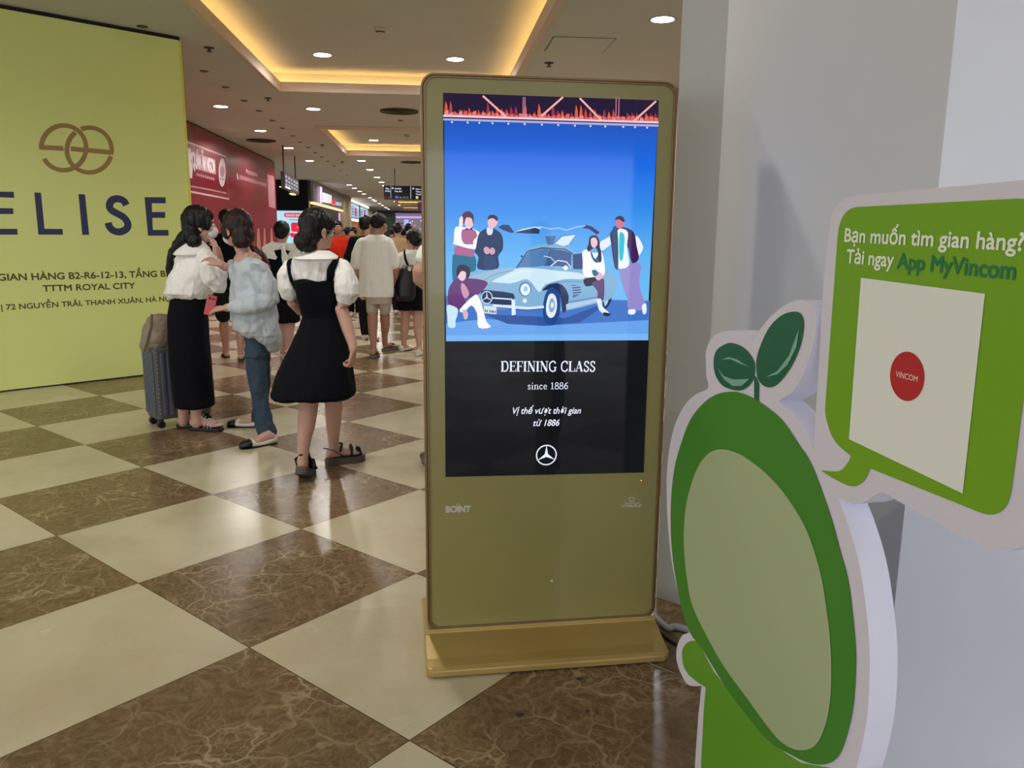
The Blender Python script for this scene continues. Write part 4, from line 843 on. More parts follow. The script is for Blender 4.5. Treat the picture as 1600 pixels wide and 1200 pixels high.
tail = spline(uvs([(1361, 732), (1350, 752), (1332, 760), (1304, 748), (1284, 735.5)]), 4, closed=False)+spline(uvs([(1286, 735), (1312, 736), (1326, 722), (1330, 712)]), 4, closed=False)
bl_ = S.uv(1361, 731)
core = roundpoly([(uLt, bl_[1]), (uLt, vg), (uG, vg), (uG, vbg)], [.001, .045, .045, .045], 10)
left_ = spline(uvs([(1330, 712), (1312, 697), (1300, 680), (1292, 655), (1290, 640), (1292, 610)]), 4, closed=False)
bub = tail[:-1]+left_+[p for p in core if p[1] > left_[-1][1]+.01 or p[0] > uLt+.08]
bb = printed('speech_bubble', bub, .001, (110, 158, 24), raw=True, label='leaf green speech bubble panel')
mb = MB(); wt2 = fl((226, 232, 214), .4); dg2 = fl((10, 112, 72), .4)
ptext(S, mb, 'Bạn muốn tìm gian hàng?', (1321, 377.5), (1600, 392), .0215, .0018, wt2, bold=.014)
ptext(S, mb, 'Tải ngay', (1324, 410.5), (1397, 417), .0215, .0018, wt2, bold=.014)
ptext(S, mb, 'App MyVincom', (1403, 419), (1587, 437), .0225, .0018, dg2, bold=.014)
o = mb.build('bubble_lettering', None, bb, fix=False); o['label'] = 'white and dark green lettering'
cd = printed('white_card', [(1347, 434), (1541, 459), (1506, 771), (1328, 686)], .0018, (222, 222, 216), label='blank square white card', par=bb)
mb = MB(); cc = S.uv(1419, 588); mb.face([(cc[0]+.0345*cos(a), cc[1]+.0345*sin(a)) for a in np.linspace(0, 2*pi, 33)[:-1]], S.O, S.ux, S.uy, S.n, .0024, fl((176, 22, 34)))
ptext(S, mb, 'VINCOM', (cc[0]-.022, cc[1]-.004), (cc[0]+.022, cc[1]-.004), .0085, .0028, fl((226, 190, 180)), bold=.01, raw=True)
o = mb.build('round_badge', None, bb, fix=False); o['label'] = 'round dark red badge with white lettering'
# green foot plate on the floor
g0 = flo(1040, 1188); mb = MB()
ctr = S.pt(uL[0]+.20, 0, .0); ctr[2] = 0
Rz = rotz(math.atan2(sdir[1], sdir[0]))
mb.loft([[ctr+Rz@np.array([.30*cos(a)*q, .16*sin(a)*q, 0])+np.array([0, 0, z]) for a in np.linspace(0, 2*pi, 49)[:-1]] for q, z in ((1, .002), (1, .018), (.98, .022))])
mb.build('foot_plate', mat('teal_foot', (40, 132, 96), rough=.4), sb)
# ================================================================== people
M_skin = mat('skin', (198, 154, 136), rough=.5, spec=.4, sss=.12); M_skin2 = mat('skin_tan', (172, 128, 106), rough=.5, spec=.4, sss=.1)
M_hair = mat('black_hair', (18, 15, 17), rough=.42, spec=.28, bump=(60, .5, .12)); M_hairb = mat('dark_brown_hair', (38, 24, 22), rough=.42, spec=.28, bump=(60, .5, .12))
M_eyew = mat('eye_white', (225, 222, 218), rough=.2); M_iris = mat('eye_dark', (22, 14, 10), rough=.15); M_lip = mat('lips', (170, 92, 86), rough=.45)
M_cream = mat('blouse_white', (240, 237, 232), rough=.85, spec=.15, bump=(14, .25, .5)); M_tee = mat('tee_white', (240, 237, 228), rough=.9, spec=.1, bump=(9, .3, .5))
M_blackc = mat('black_cloth', (10, 11, 18), rough=.85, spec=.15); M_blue = mat('pale_blue_shirt', (190, 198, 204), rough=.75, spec=.2, bump=(10, .45, .6))
M_jean = mat('blue_denim', (62, 76, 92), rough=.85, spec=.15, var=(5, .22), bump=(12, .25, .4)); M_short = mat('beige_shorts', (186, 172, 158), rough=.9, spec=.1)
M_sole = mat('sandal_sole', (84, 74, 70), rough=.7); M_blkl = mat('black_leather', (12, 12, 16), rough=.4); M_whl = mat('white_leather', (218, 208, 196), rough=.45)
M_mask = mat('face_mask', (222, 224, 228), rough=.8, spec=.1)

def fuse(mb, name, voxel=.006, smooth=4, m=None, parent=None, folds=None):
    """one continuous skin over overlapping volumes; folds = (amplitude, fx, fz, seed, zlo, zhi)"""
    me = mb.mesh('tmp'); o = bpy.data.objects.new('tmp', me); col.objects.link(o)
    r = o.modifiers.new('r', 'REMESH'); r.mode = 'VOXEL'; r.voxel_size = voxel; r.adaptivity = 0
    if smooth:
        s = o.modifiers.new('s', 'SMOOTH'); s.iterations = smooth; s.factor = .5
    dg = bpy.context.evaluated_depsgraph_get(); out = bpy.data.meshes.new_from_object(o.evaluated_get(dg))
    bpy.data.objects.remove(o); bpy.data.meshes.remove(me); out.name = name
    if folds:
        n = len(out.vertices); co = np.zeros(n*3); out.vertices.foreach_get('co', co); co = co.reshape(-1, 3)
        no = np.zeros(n*3); out.vertex_normals.foreach_get('vector', no); no = no.reshape(-1, 3)
        amp, fx, fz, seed = folds[:4]; d = np.empty(n)
        for i in range(n):
            p = co[i]; d[i] = noise.fractal((p[0]*fx+seed, p[1]*fx, p[2]*fz), 1., 2., 3)
        co += no*(d*amp)[:, None]; out.vertices.foreach_set('co', co.ravel()); out.update()
    return link(name, out, parent, True, mt=m)

HANDS = []
def bvh(o):
    from mathutils.bvhtree import BVHTree
    me = o.data; M = parent_world(o); return BVHTree.FromPolygons([M@v.co for v in me.vertices], [tuple(p.vertices) for p in me.polygons])
def bbox(o):
    n = len(o.data.vertices); co = np.zeros(n*3); o.data.vertices.foreach_get('co', co); Mn = np.array(parent_world(o)); co = co.reshape(-1, 3)@Mn[:3, :3].T+Mn[:3, 3]; return co.min(0), co.max(0)
def tuck(root, rng_=.028, depth=.006, extra=()):
    """press the body in where clothing covers it"""
    kids = {c.name.split('.')[0]: c for c in root.children}; body = kids['body']; cl = [(bvh(c), bbox(c)) for n, c in kids.items() if n in CLOTH]
    M = parent_world(body); Mi = M.inverted(); me = body.data; R3 = M.to_3x3()
    nv = len(me.vertices); co = np.zeros(nv*3); me.vertices.foreach_get('co', co); Mn = np.array(M); co = co.reshape(-1, 3)@Mn[:3, :3].T+Mn[:3, 3]
    no = np.zeros(nv*3); me.vertex_normals.foreach_get('vector', no); no = no.reshape(-1, 3)
    ok = np.ones(nv, bool)
    for c, r in HANDS+list(extra): ok &= np.linalg.norm(co-np.array(c), axis=1) > r
    for t, (lo, hi) in cl:
        for i in np.nonzero(ok & (co > lo-.03).all(1) & (co < hi+.03).all(1))[0]:
            loc, nn, idx, d = t.find_nearest(Vector(co[i]), .034)
            if loc is None: continue
            nn = np.array(nn); loc = np.array(loc); sd_ = (co[i]-loc)@nn
            if -depth < sd_ < rng_ and nn@no[i] > .35: co[i] = loc-nn*depth
    Mi_ = np.array(Mi); co = co@Mi_[:3, :3].T+Mi_[:3, 3]; me.vertices.foreach_set('co', co.ravel())
    me.update(); HANDS.clear()
CLOTH = {'blouse', 'collar', 'pinafore_dress', 'long_skirt', 'oversized_shirt', 'jeans', 'black_dress', 'tee', 'shorts', 'white_top', 'short_skirt', 'trousers', 'shirt'}
def patch(f, target, eL, eR, off, m, name, parent, nr=14, nc=5, th=.003):
    """a band lying on the target's surface between two edges seen in the photo"""
    t = bvh(target); eL = spline(eL, 6, closed=False); eR = spline(eR, 6, closed=False); cam_ = Vector((0, 0, EYE)); V = []
    def at_(e, q): q = q*(len(e)-1); i = min(int(q), len(e)-2); return e[i]*(1-(q-i))+e[i+1]*(q-i)
    last = Vector(f.P(*eL[0]))
    for i in range(nr):
        for j in range(nc):
            p = at_(eL, i/(nr-1))*(1-j/(nc-1))+at_(eR, i/(nr-1))*j/(nc-1); d = Vector(unit(ray(*p)))
            loc, nn, idx, dist = t.ray_cast(cam_, d, 60)
            if loc is None or abs(loc.y-f.Y) > .4: q = Vector(f.P(p[0], p[1], last.y-f.Y)); loc, nn, idx, dist = t.find_nearest(q)
            last = loc; V.append(np.array(loc+nn*off))
    mb = MB(); mb.add(V, [(i*nc+j, i*nc+j+1, (i+1)*nc+j+1, (i+1)*nc+j) for i in range(nr-1) for j in range(nc-1)])
    o = mb.build(name, m, parent, smooth=True); so = o.modifiers.new('s', 'SOLIDIFY'); so.thickness = th; so.offset = 0; return o

class Fig:
    """a person standing at distance Y0; positions are read at that distance (plus a depth offset)"""
    def __init__(s, Y0, fx, fy): s.Y = Y0; s.k = Y0/F_PX*1.0; s.base = flo(fx, fy)
    def P(s, x, y, d=0.): return atY(x, y, s.Y+d)
    def rows(s, mb, rs, n=28, tw=0.):       # (y, xl, xr, depth radius, depth offset)
        rings = []
        for y, xl, xr, dr, d in rs:
            a = s.P(xl, y, d); b = s.P(xr, y, d); c = (a+b)/2; rx = np.linalg.norm(b-a)/2
            ux = np.array([cos(tw), sin(tw), 0]); uy = np.array([-sin(tw), cos(tw), 0])
            # keep the seen half-width while the section is turned
            rxe = math.sqrt(max(1e-6, (rx**2-(dr*sin(tw))**2)))/max(.2, abs(cos(tw))) if tw else rx
            rings.append([c+ux*rxe*cos(t)+uy*dr*sin(t) for t in np.linspace(0, 2*pi, n+1)[:-1]])
        mb.loft(rings); return mb
    def limb(s, mb, pts, n=14, flat=1.):    # (x, y, d, radius px)
        mb.tube([s.P(x, y, d) for x, y, d, r in pts], [r*s.k for *_, r in pts], n=n, flat=flat); return mb

def frame(a, pit=0., rol=0.):               # a: heading clockwise from +Y (away from the camera); returns columns right, fwd, up
    R = np.array([[cos(a), sin(a), 0], [-sin(a), cos(a), 0], [0, 0, 1.]])
    Rx = np.array([[1, 0, 0], [0, cos(pit), -sin(pit)], [0, sin(pit), cos(pit)]]); Ry = np.array([[cos(rol), 0, sin(rol)], [0, 1, 0], [-sin(rol), 0, cos(rol)]])
    return R@Rx@Ry
def head(mb, c, R, k=1.):
    """skull, jaw, nose, lips, ears and brow in the head's own axes (right, forward, up), metres"""
    def E(p, r, RR=None): mb.ell(c+R@(np.array(p)*k), np.array(r)*k, R if RR is None else R@RR, nu=20, nv=14)
    E((0, -.012, .018), (.074, .094, .092)); E((0, .018, -.035), (.060, .070, .080)); E((0, .040, -.078), (.040, .042, .034)); E((0, .068, -.094), (.019, .018, .016))
    E((0, .078, .022), (.046, .016, .018)); E((0, .094, -.028), (.013, .016, .014)); mb.tube([c+R@(np.array(q)*k) for q in ((0, .084, .010), (0, .092, -.008), (0, .100, -.028))], [.008*k, .009*k, .012*k], n=8)
    E((-.010, .090, -.034), (.009, .010, .007)); E((.010, .090, -.034), (.009, .010, .007))
    E((0, .083, -.058), (.024, .010, .0065)); E((0, .081, -.067), (.020, .010, .0070))
    for s in (-1, 1):
        E((s*.045, .052, -.030), (.022, .026, .024))
        E((s*.074, -.010, -.020), (.007, .017, .030)); E((s*.079, -.016, -.006), (.007, .017, .017)); E((s*.075, -.006, -.044), (.007, .010, .010))
def face_bits(par, c, R, k=1., skin=True):
    for s in (-1, 1):
        MB().ell(c+R@(np.array((s*.030, .078, -.002))*k), np.array((.013, .012, .009))*k, R).build('eye', M_eyew, par, smooth=True)
        MB().ell(c+R@(np.array((s*.030, .086, -.002))*k), np.array((.006, .005, .006))*k, R).build('iris', M_iris, par, smooth=True)
        MB().tube([c+R@(np.array(q)*k) for q in ((s*.014, .092, .020), (s*.032, .090, .025), (s*.050, .074, .019))], .0032*k, n=6).build('eyebrow', M_hair, par, smooth=True)
    MB().ell(c+R@(np.array((0, .0905, -.062))*k), np.array((.021, .006, .006))*k, R).build('lips', M_lip, par, smooth=True)
def hand(mb, wr, d, up, side, curl=.5, k=1., spread=.12):
    """wr wrist point, d direction of the fingers, up = back of the hand, side = +1 when the thumb is on the +cross side"""
    HANDS.append((tuple(np.array(wr)+unit(d)*.07*k), .115*k))
    d = unit(d); up = np.array(up, float); up = unit(up-d*(up@d)); x = np.cross(d, up)*side
    B = lambda a, b, c: wr+(x*a+d*b+up*c)*k
    mb.loft([[B(a*wd2*cos(t)+o, y, h*sin(t)) for t in np.linspace(0, 2*pi, 15)[:-1]] for y, wd2, h, o, a in ((-.02, .023, .018, 0, 1), (.012, .027, .016, 0, 1), (.045, .037, .015, .001, 1), (.078, .040, .013, 0, 1), (.094, .036, .009, 0, 1))])
    for i, (ox, L) in enumerate(((.030, .066), (.010, .076), (-.010, .071), (-.029, .056))):
        ang = 0; p = B(ox, .084, 0); pts = [B(ox, .070, 0), p]; r = [.0092*k, .0090*k]; sp = (ox/.03)*spread
        for j, f in enumerate((.45, .31, .24)):
            ang += curl*(.55, 1.0, .75)[j]*(1+.08*i)
            v = (d*cos(ang)-up*sin(ang))+x*sp*cos(ang); p = p+v*L*f*k; pts.append(p); r.append((.0085, .0078, .0068)[j]*k)
        mb.tube(pts, r, n=8)
    mb.tube([B(.020, .010, -.004), B(.040, .036, -.010), B(.048-.010*curl, .064, -.020*(.6+curl)), B(.046-.030*curl, .086, -.034*(.5+curl))], [.014*k, .0118*k, .0098*k, .0080*k], n=8)
def foot(mb, heel, d, L=.225, k=1., pitch=0., z=None, wd_=.042):
    """bare foot from the ankle's ground point towards d"""
    d = unit([d[0], d[1], 0]); x = np.array([d[1], -d[0], 0]); u = np.array([0, 0, 1.]); dd = d*cos(pitch)-u*sin(pitch); uu = u*cos(pitch)+d*sin(pitch)
    h = np.array(heel, float)
    def Rg(y, w2, h0, h1): return [h+dd*y+x*w2*cos(t)+uu*((h0+h1)/2+(h1-h0)/2*sin(t)) for t in np.linspace(0, 2*pi, 17)[:-1]]
    mb.loft([Rg(-.045, .014, .008, .034), Rg(-.036, .028, .002, .055), Rg(0, .032, .0, .085), Rg(.045, .032, .002, .072), Rg(.09, .038, .0, .048), Rg(.125, .043, .0, .034), Rg(L-.075, .042, .0, .026)])
    for i in range(5):
        ox = (-.030, -.013, .002, .016, .030)[i]; l = (.052, .050, .045, .038, .028)[i]; r = (.0125, .0085, .0082, .0078, .0072)[i]
        b = h+dd*(L-.088)+x*ox+uu*.012; mb.tube([b, b+dd*l*.6+uu*.002, b+dd*l], [r, r, r*.9], n=8)
    return dd, x, uu
def slab(mb, h, dd, x, uu, out, z0, z1, m=None):   # sole: half-widths along the length
    rings = []
    top = [h+dd*y+x*w2*s_+uu*z1 for s_ in (1,) for y, w2 in out]+[h+dd*y-x*w2+uu*z1 for y, w2 in reversed(out)]
    bot = [p-uu*(z1-z0) for p in top]; n = len(top)
    mb.loft([bot, top], m)
SOLE = [(-.052, .012), (-.044, .028), (-.02, .035), (.03, .034), (.08, .040), (.13, .047), (.165, .046), (.19, .036), (.204, .016)]
def ring_strap(mb, pts, wd_, n=8, up=None):        # flat band through the points
    mb.tube(pts, wd_/2, n=10, flat=.28, round_=False, up=up if up is not None else (0, 0, 1))
def person(name_label, f, group=None, cat='person'):
    return empty('person', (f.base[0], f.base[1], 0), name_label, cat, group)

# ------------------------------------------------ woman in the black pinafore dress (nearest walker)
f = Fig(4.55, 505, 742); pe = person('person walking away in a black pinafore dress over a white puff-sleeved blouse', f)
hc = f.P(497, 359, .02); Rh = frame(rad(42), rad(-4)); b = MB(); head(b, hc, Rh, .98)
f.limb(b, [(498, 378, .02, 12.5), (496, 394, .03, 12), (495, 410, .03, 15)])
f.rows(b, [(406, 478, 512, .05, .03), (414, 458, 532, .065, .02), (430, 456, 536, .085, .02), (455, 462, 530, .095, .02), (490, 472, 526, .085, .02), (520, 468, 532, .105, .03), (545, 464, 536, .115, .03), (565, 468, 534, .10, .03)])
# legs
f.limb(b, [(485, 555, .02, 22), (484, 600, .0, 20), (482, 632, -.04, 15.5), (479, 662, -.08, 14), (475, 690, -.12, 10.5), (473, 718, -.15, 8), (472, 734, -.16, 8)])
f.limb(b, [(518, 555, .05, 22), (520, 590, .08, 19), (522, 622, .12, 14.5), (521, 652, .14, 13.5), (521, 680, .17, 10), (521, 700, .19, 7.6), (521, 708, .20, 8)])
# arms
f.limb(b, [(455, 420, .03, 12), (452, 450, .03, 11.5), (458, 472, .06, 9.5), (470, 486, .16, 8)])
f.limb(b, [(538, 422, .02, 12), (541, 450, .0, 12.5), (534, 484, -.04, 10.5), (544, 515, -.07, 9.5), (551, 538, -.10, 7.2), (552, 546, -.11, 6.6)])
wr = f.P(552.5, 547, -.11); hand(b, wr, f.P(548, 575, -.11)-wr, (.9, -.3, .1), -1, curl=.95, k=.92)
h1 = f.P(473, 738, -.15); h2 = f.P(521, 713, .20)
fl1 = np.array([h1[0], h1[1]+.0, .085]); fl2 = np.array([h2[0], h2[1], .045])
dA = (-.05, 1); dB = (.85, .55)
fr1 = foot(b, fl1, dA, k=1, pitch=rad(22)); fr2 = foot(b, fl2, dB)
fuse(b, 'body', .0048, 3, M_skin, pe); face_bits(pe, hc, Rh, .98)
# platform sandals
for (hh, fr) in ((fl1, fr1), (fl2, fr2)):
    sh = MB(); out = [(y, w2*1.02) for y, w2 in SOLE]; slab(sh, hh, *fr, out, -.045, -.001); o = sh.build('sandal', M_sole, pe, bevel=.004)
    st = MB(); dd, x, uu = fr
    ring_strap(st, [hh+dd*.10+x*.043, hh+dd*.11+x*.030+uu*.048, hh+dd*.115+uu*.056, hh+dd*.12-x*.030+uu*.046, hh+dd*.13-x*.043], .042, up=tuple(dd))
    ring_strap(st, [hh+dd*.165+x*.040, hh+dd*.165+x*.02+uu*.034, hh+dd*.165-x*.02+uu*.034, hh+dd*.165-x*.040], .038, up=tuple(dd))
    ring_strap(st, [hh+dd*.06+x*.036, hh+dd*.0+x*.040+uu*.050, hh-dd*.056+uu*.066, hh+dd*.0-x*.040+uu*.050, hh+dd*.06-x*.036], .020)
    ring_strap(st, [hh+dd*.03+x*.036+uu*.04, hh+dd*.05+x*.02+uu*.085, hh+dd*.05-x*.02+uu*.085, hh+dd*.03-x*.036+uu*.04], .02)
    o2 = st.build('strap', M_blkl, o, smooth=True); o2['label'] = 'black ankle and toe straps'
# hair: cap, side sweep and a low bun
b = MB(); E = lambda p, r: b.ell(hc+Rh@np.array(p), r, Rh)
E((0, -.022, .028), (.086, .098, .096)); E((0, -.055, -.035), (.066, .062, .062)); E((-.02, .03, .062), (.062, .055, .045)); E((.056, .035, .035), (.022, .034, .040))
b.ell(f.P(475, 377, -.04), (.056, .052, .058)); b.ell(f.P(483, 385, -.03), (.042, .04, .036)); b.ell(f.P(484, 366, -.05), (.05, .04, .05))
fuse(b, 'hair', .006, 3, M_hair, pe, folds=(.006, 55, 14, 3))
# glasses
gl = MB(); cc_ = lambda p: hc+Rh@np.array(p)
for s_ in (-1, 1):
    gl.tube([cc_((s_*.034+.021*cos(t), .104-.004*abs(cos(t)), -.004+.018*sin(t))) for t in np.linspace(0, 2*pi, 17)], .0014, n=6, round_=False)
    gl.tube([cc_((s_*.055, .100, .0)), cc_((s_*.074, .06, .0)), cc_((s_*.078, -.005, -.004))], .0014, n=6, round_=False)
gl.tube([cc_((-.013, .106, 0)), cc_((.013, .106, 0))], .0014, n=6, round_=False)
gl.build('glasses', mat('glasses_metal', (170, 160, 150), rough=.25, metal=.8), pe, smooth=True)
# blouse: yoke, collar, puff sleeves
b = MB(); f.rows(b, [(396, 481, 511, .050, .02), (401, 466, 526, .064, .015), (408, 454, 537, .080, .01), (425, 456, 530, .092, .01), (440, 464, 520, .088, .01), (462, 470, 520, .085, .01)])
f.limb(b, [(452, 416, .02, 11), (450, 430, .0, 15), (450, 448, .0, 15.5), (453, 459, .02, 12.5)])
f.limb(b, [(537, 414, .0, 11), (539, 428, -.02, 15.5), (542, 446, -.03, 20), (543, 458, -.03, 20), (541, 464, -.03, 15)])
fuse(b, 'blouse', .005, 3, M_cream, pe, folds=(.010, 22, 9, 1))
b = MB(); f.rows(b, [(391, 483, 512, .054, .02), (395, 474, 521, .066, .012), (401, 459, 530, .088, .002), (405, 458, 529, .104, -.006), (404, 480, 512, .07, .03)])
fuse(b, 'collar', .0045, 1, M_cream, pe)
# dress
b = MB()
f.rows(b, [(437, 459, 522, .106, .005), (440, 457, 524, .112, .005), (470, 464, 529, .108, .01), (495, 471, 529, .095, .01), (512, 466, 535, .12, .01), (540, 455, 544, .15, .0), (575, 439, 550, .19, -.02), (600, 428, 554, .22, -.03), (614, 423, 556, .235, -.03), (620, 430, 550, .22, -.03)], n=40)
fuse(b, 'pinafore_dress', .006, 2, M_blackc, pe, folds=(.013, 7, 1.2, 5))
bl_o = [c for c in pe.children if c.name.startswith('blouse')][0]
patch(f, bl_o, [(455, 404), (448.5, 411), (449, 426), (454, 442), (459, 452)], [(457, 404), (454.5, 417), (455.5, 430), (459, 440), (463, 452)], .006, M_blackc, 'shoulder_strap', pe)
patch(f, bl_o, [(525, 401), (513, 415), (510, 428), (509.5, 442)], [(531, 403), (525, 420), (522, 432), (521.5, 442)], .006, M_blackc, 'shoulder_strap', pe)
tuck(pe)

# ------------------------------------------------ woman in white blouse and long black skirt
f = Fig(5.6, 305, 668); pe = person('person in a loose white blouse and long black skirt with a ponytail, beside the suitcase', f)
hc = f.P(313, 350, 0); Rh = frame(rad(62), rad(-2)); b = MB(); head(b, hc, Rh, 1.0)
f.limb(b, [(309, 370, 0, 11), (305, 385, 0, 11), (303, 400, 0, 14)])
f.rows(b, [(390, 288, 320, .05, 0), (400, 276, 328, .06, 0), (420, 274, 332, .085, 0), (450, 276, 328, .09, 0), (480, 270, 322, .1, 0), (520, 268, 322, .11, 0)])
f.limb(b, [(288, 510, .05, 14), (290, 570, .05, 13), (288, 620, .03, 11), (286, 650, .03, 7.5), (286, 660, .03, 7.5)])
f.limb(b, [(306, 510, -.02, 14), (308, 570, -.03, 13), (307, 620, -.04, 11), (306, 650, -.05, 8), (307, 662, -.05, 8)])
f.limb(b, [(322, 402, -.05, 11), (338, 430, -.10, 10), (345, 438, -.10, 9.5), (344, 416, -.06, 8.2), (340, 396, -.03, 6.5), (338, 389, -.03, 6)])
wr = f.P(338, 389, -.03); hand(b, wr, f.P(331, 372, .01)-wr, (.9, -.2, .3), 1, curl=.9, k=.90)
f.limb(b, [(284, 402, .06, 11), (272, 435, .05, 9.5), (268, 452, .03, 8.5), (280, 470, .0, 7)])
wr = f.P(282, 472, .0); hand(b, wr, np.array([.5, .1, -.5]), (-.5, -.6, 0), 1, curl=.7, k=.88)
h1 = flo(286, 669); h2 = flo(307, 672); fl1 = np.array([h1[0], h1[1]+.02, .028]); fl2 = np.array([h2[0], h2[1], .028])
fr1 = foot(b, fl1, (1, .25)); fr2 = foot(b, fl2, (1, -.12))
fuse(b, 'body', .0052, 3, M_skin, pe); face_bits(pe, hc, Rh)
for hh, fr in ((fl1, fr1), (fl2, fr2)):
    sh = MB(); slab(sh, hh, *fr, SOLE, -.026, .0); o = sh.build('slide_sandal', M_blkl, pe, bevel=.004)
    st = MB(); dd, x, uu = fr
    for q in (.085, .11, .135): ring_strap(st, [hh+dd*q+x*.046, hh+dd*(q+.012)+x*.03+uu*(.072-q*.25), hh+dd*(q+.018)+uu*(.080-q*.27), hh+dd*(q+.012)-x*.03+uu*(.070-q*.25), hh+dd*q-x*.046], .019, up=tuple(dd))
    o2 = st.build('strap', M_whl, o, smooth=True); o2['label'] = 'three white straps'
b = MB(); E = lambda p, r: b.ell(hc+Rh@np.array(p), r, Rh)
E((0, -.022, .026), (.092, .104, .106)); E((0, -.055, -.03), (.074, .07, .075)); E((0, .045, .062), (.062, .045, .042)); E((.058, .035, .01), (.024, .030, .055)); E((-.058, .035, .01), (.024, .030, .055))
b.ell(f.P(303, 376, -.07), (.05, .045, .06))
b.tube([f.P(291, 366, -.06), f.P(281, 380, -.05), f.P(271, 396, -.03), f.P(267, 420, -.01), f.P(268, 446, .0), f.P(271, 470, .0)], [.04, .04, .038, .034, .028, .014], n=12)
b.tube([f.P(286, 374, -.07), f.P(274, 388, -.05), f.P(264, 402, -.02)], [.03, .024, .008], n=8)
fuse(b, 'hair', .006, 3, M_hair, pe, folds=(.007, 50, 9, 9))
b = MB(); b.ell(hc+Rh@np.array((0, .062, -.055)), (.056, .052, .046), Rh); b.ell(hc+Rh@np.array((0, .088, -.045)), (.030, .030, .030), Rh)
fuse(b, 'face_mask', .004, 2, M_mask, pe)
b = MB()
f.rows(b, [(380, 290, 318, .055, 0), (390, 280, 328, .07, 0), (404, 274, 336, .10, 0), (425, 269, 338, .13, -.01), (448, 262, 334, .15, -.01), (458, 259, 330, .155, -.01), (465, 266, 326, .13, 0)])
f.limb(b, [(318, 398, -.06, 13), (330, 418, -.11, 18), (338, 436, -.13, 19), (341, 444, -.12, 14)])
f.limb(b, [(284, 402, .05, 12), (280, 430, .06, 13), (272, 454, .03, 13), (269, 463, .02, 9)])
fuse(b, 'blouse', .0055, 3, M_cream, pe, folds=(.017, 17, 8, 7))
b = MB(); f.rows(b, [(374, 292, 316, .055, 0), (380, 284, 322, .075, 0), (390, 276, 326, .105, -.01), (398, 272, 322, .118, -.018), (400, 280, 316, .10, -.01)], tw=rad(-12)); fuse(b, 'collar', .005, 1, M_cream, pe)
b = MB(); f.rows(b, [(460, 270, 325, .105, 0), (468, 267, 325, .115, 0), (492, 262.5, 322, .125, 0), (530, 264, 324, .13, 0), (575, 268, 329, .135, 0), (610, 272, 332, .14, 0), (631, 275, 334, .145, 0), (635, 278, 331, .135, 0)], n=36)
fuse(b, 'long_skirt', .0065, 2, M_blackc, pe, folds=(.010, 7, 1.5, 2))

tuck(pe)
# ------------------------------------------------ woman in pale blue shirt and jeans
f = Fig(5.35, 403, 690); pe = person('person in an oversized pale blue off-shoulder shirt and blue jeans holding a red phone', f)
hc = f.P(369, 357, 0); Rh = frame(rad(-58), rad(-6)); b = MB(); head(b, hc, Rh, 1.)
f.limb(b, [(374, 378, .0, 11), (380, 392, 0, 11), (384, 404, .0, 14)])
f.rows(b, [(394, 371, 398, .05, 0), (402, 366, 408, .07, 0), (420, 364, 410, .085, 0), (450, 370, 410, .09, 0), (490, 376, 420, .10, 0), (530, 380, 420, .11, 0)])
f.limb(b, [(388, 408, -.04, 13.5), (402, 418, -.06, 12), (418, 446, -.08, 10), (420, 468, -.08, 9.5), (395, 476, -.14, 9), (365, 480, -.16, 7.2), (355, 481, -.16, 6.5)])
wr = f.P(354, 481, -.16); hand(b, wr, f.P(328, 484, -.17)-wr, (0, -.4, .9), 1, curl=.55, k=.92)
f.limb(b, [(371, 408, .06, 10), (368, 432, .06, 9), (360, 422, .05, 8), (348, 415, .02, 6.6), (345, 413, .01, 6)])
wr = f.P(345, 413, .0); hand(b, wr, f.P(326, 403, -.0)-wr, (.1, -.3, .9), -1, curl=.5, k=.85)
f.limb(b, [(398, 530, .0, 15), (400, 590, .0, 13), (408, 640, .0, 12), (414, 672, -.02, 8), (415, 684, -.03, 7.5)])
f.limb(b, [(402, 530, .08, 14), (404, 600, .15, 14), (402, 640, .25, 10), (400, 656, .27, 7.5)])
h1 = flo(421, 694); h2 = flo(399, 667); fl1 = np.array([h1[0], h1[1], .014]); fl2 = np.array([h2[0], h2[1], .014])
fr1 = foot(b, fl1, (-.65, -.55), L=.195); fr2 = foot(b, fl2, (-1, .0), L=.19)
fuse(b, 'body', .0052, 3, M_skin, pe); face_bits(pe, hc, Rh)
for hh, fr in ((fl1, fr1), (fl2, fr2)):
    dd, x, uu = fr
    sh = MB(); sh.loft([[hh+dd*y+x*w2*cos(t)+uu*(max(-.012, h0+(h1_-h0)*(.5+.5*sin(t)))) for t in np.linspace(0, 2*pi, 21)[:-1]] for y, w2, h0, h1_ in ((-.055, .010, -.010, .03), (-.045, .030, -.012, .048), (0, .036, -.012, .036), (.05, .038, -.012, .022), (.095, .044, -.012, .030), (.12, .046, -.012, .044), (.15, .045, -.012, .042))])
    o = sh.build('flat_shoe', M_whl, pe, smooth=True, bevel=0); o['label'] = 'cream slingback flat with black toe cap'
    st = MB(); st.loft([[hh+dd*y+x*w2*cos(t)+uu*(max(-.012, h0+(h1_-h0)*(.5+.5*sin(t)))) for t in np.linspace(0, 2*pi, 21)[:-1]] for y, w2, h0, h1_ in ((.135, .0475, -.0125, .046), (.165, .046, -.0125, .041), (.19, .036, -.0125, .032), (.205, .018, -.012, .022), (.21, .004, -.004, .012))]); t_ = st.build('toe_cap', M_blkl, o, smooth=True)
    t2 = MB(); slab(t2, hh, dd, x, uu, SOLE, -.014, -.009); t2.build('sole', M_blkl, o)
b = MB(); E = lambda p, r: b.ell(hc+Rh@np.array(p), r, Rh)
E((0, -.026, .026), (.092, .104, .104)); E((0, -.062, -.04), (.080, .068, .082)); E((0, .045, .064), (.062, .045, .040)); E((.062, .0, -.03), (.022, .045, .075)); E((-.062, .03, -.01), (.022, .040, .06))
b.ell(f.P(377, 377, -.07), (.062, .045, .045))
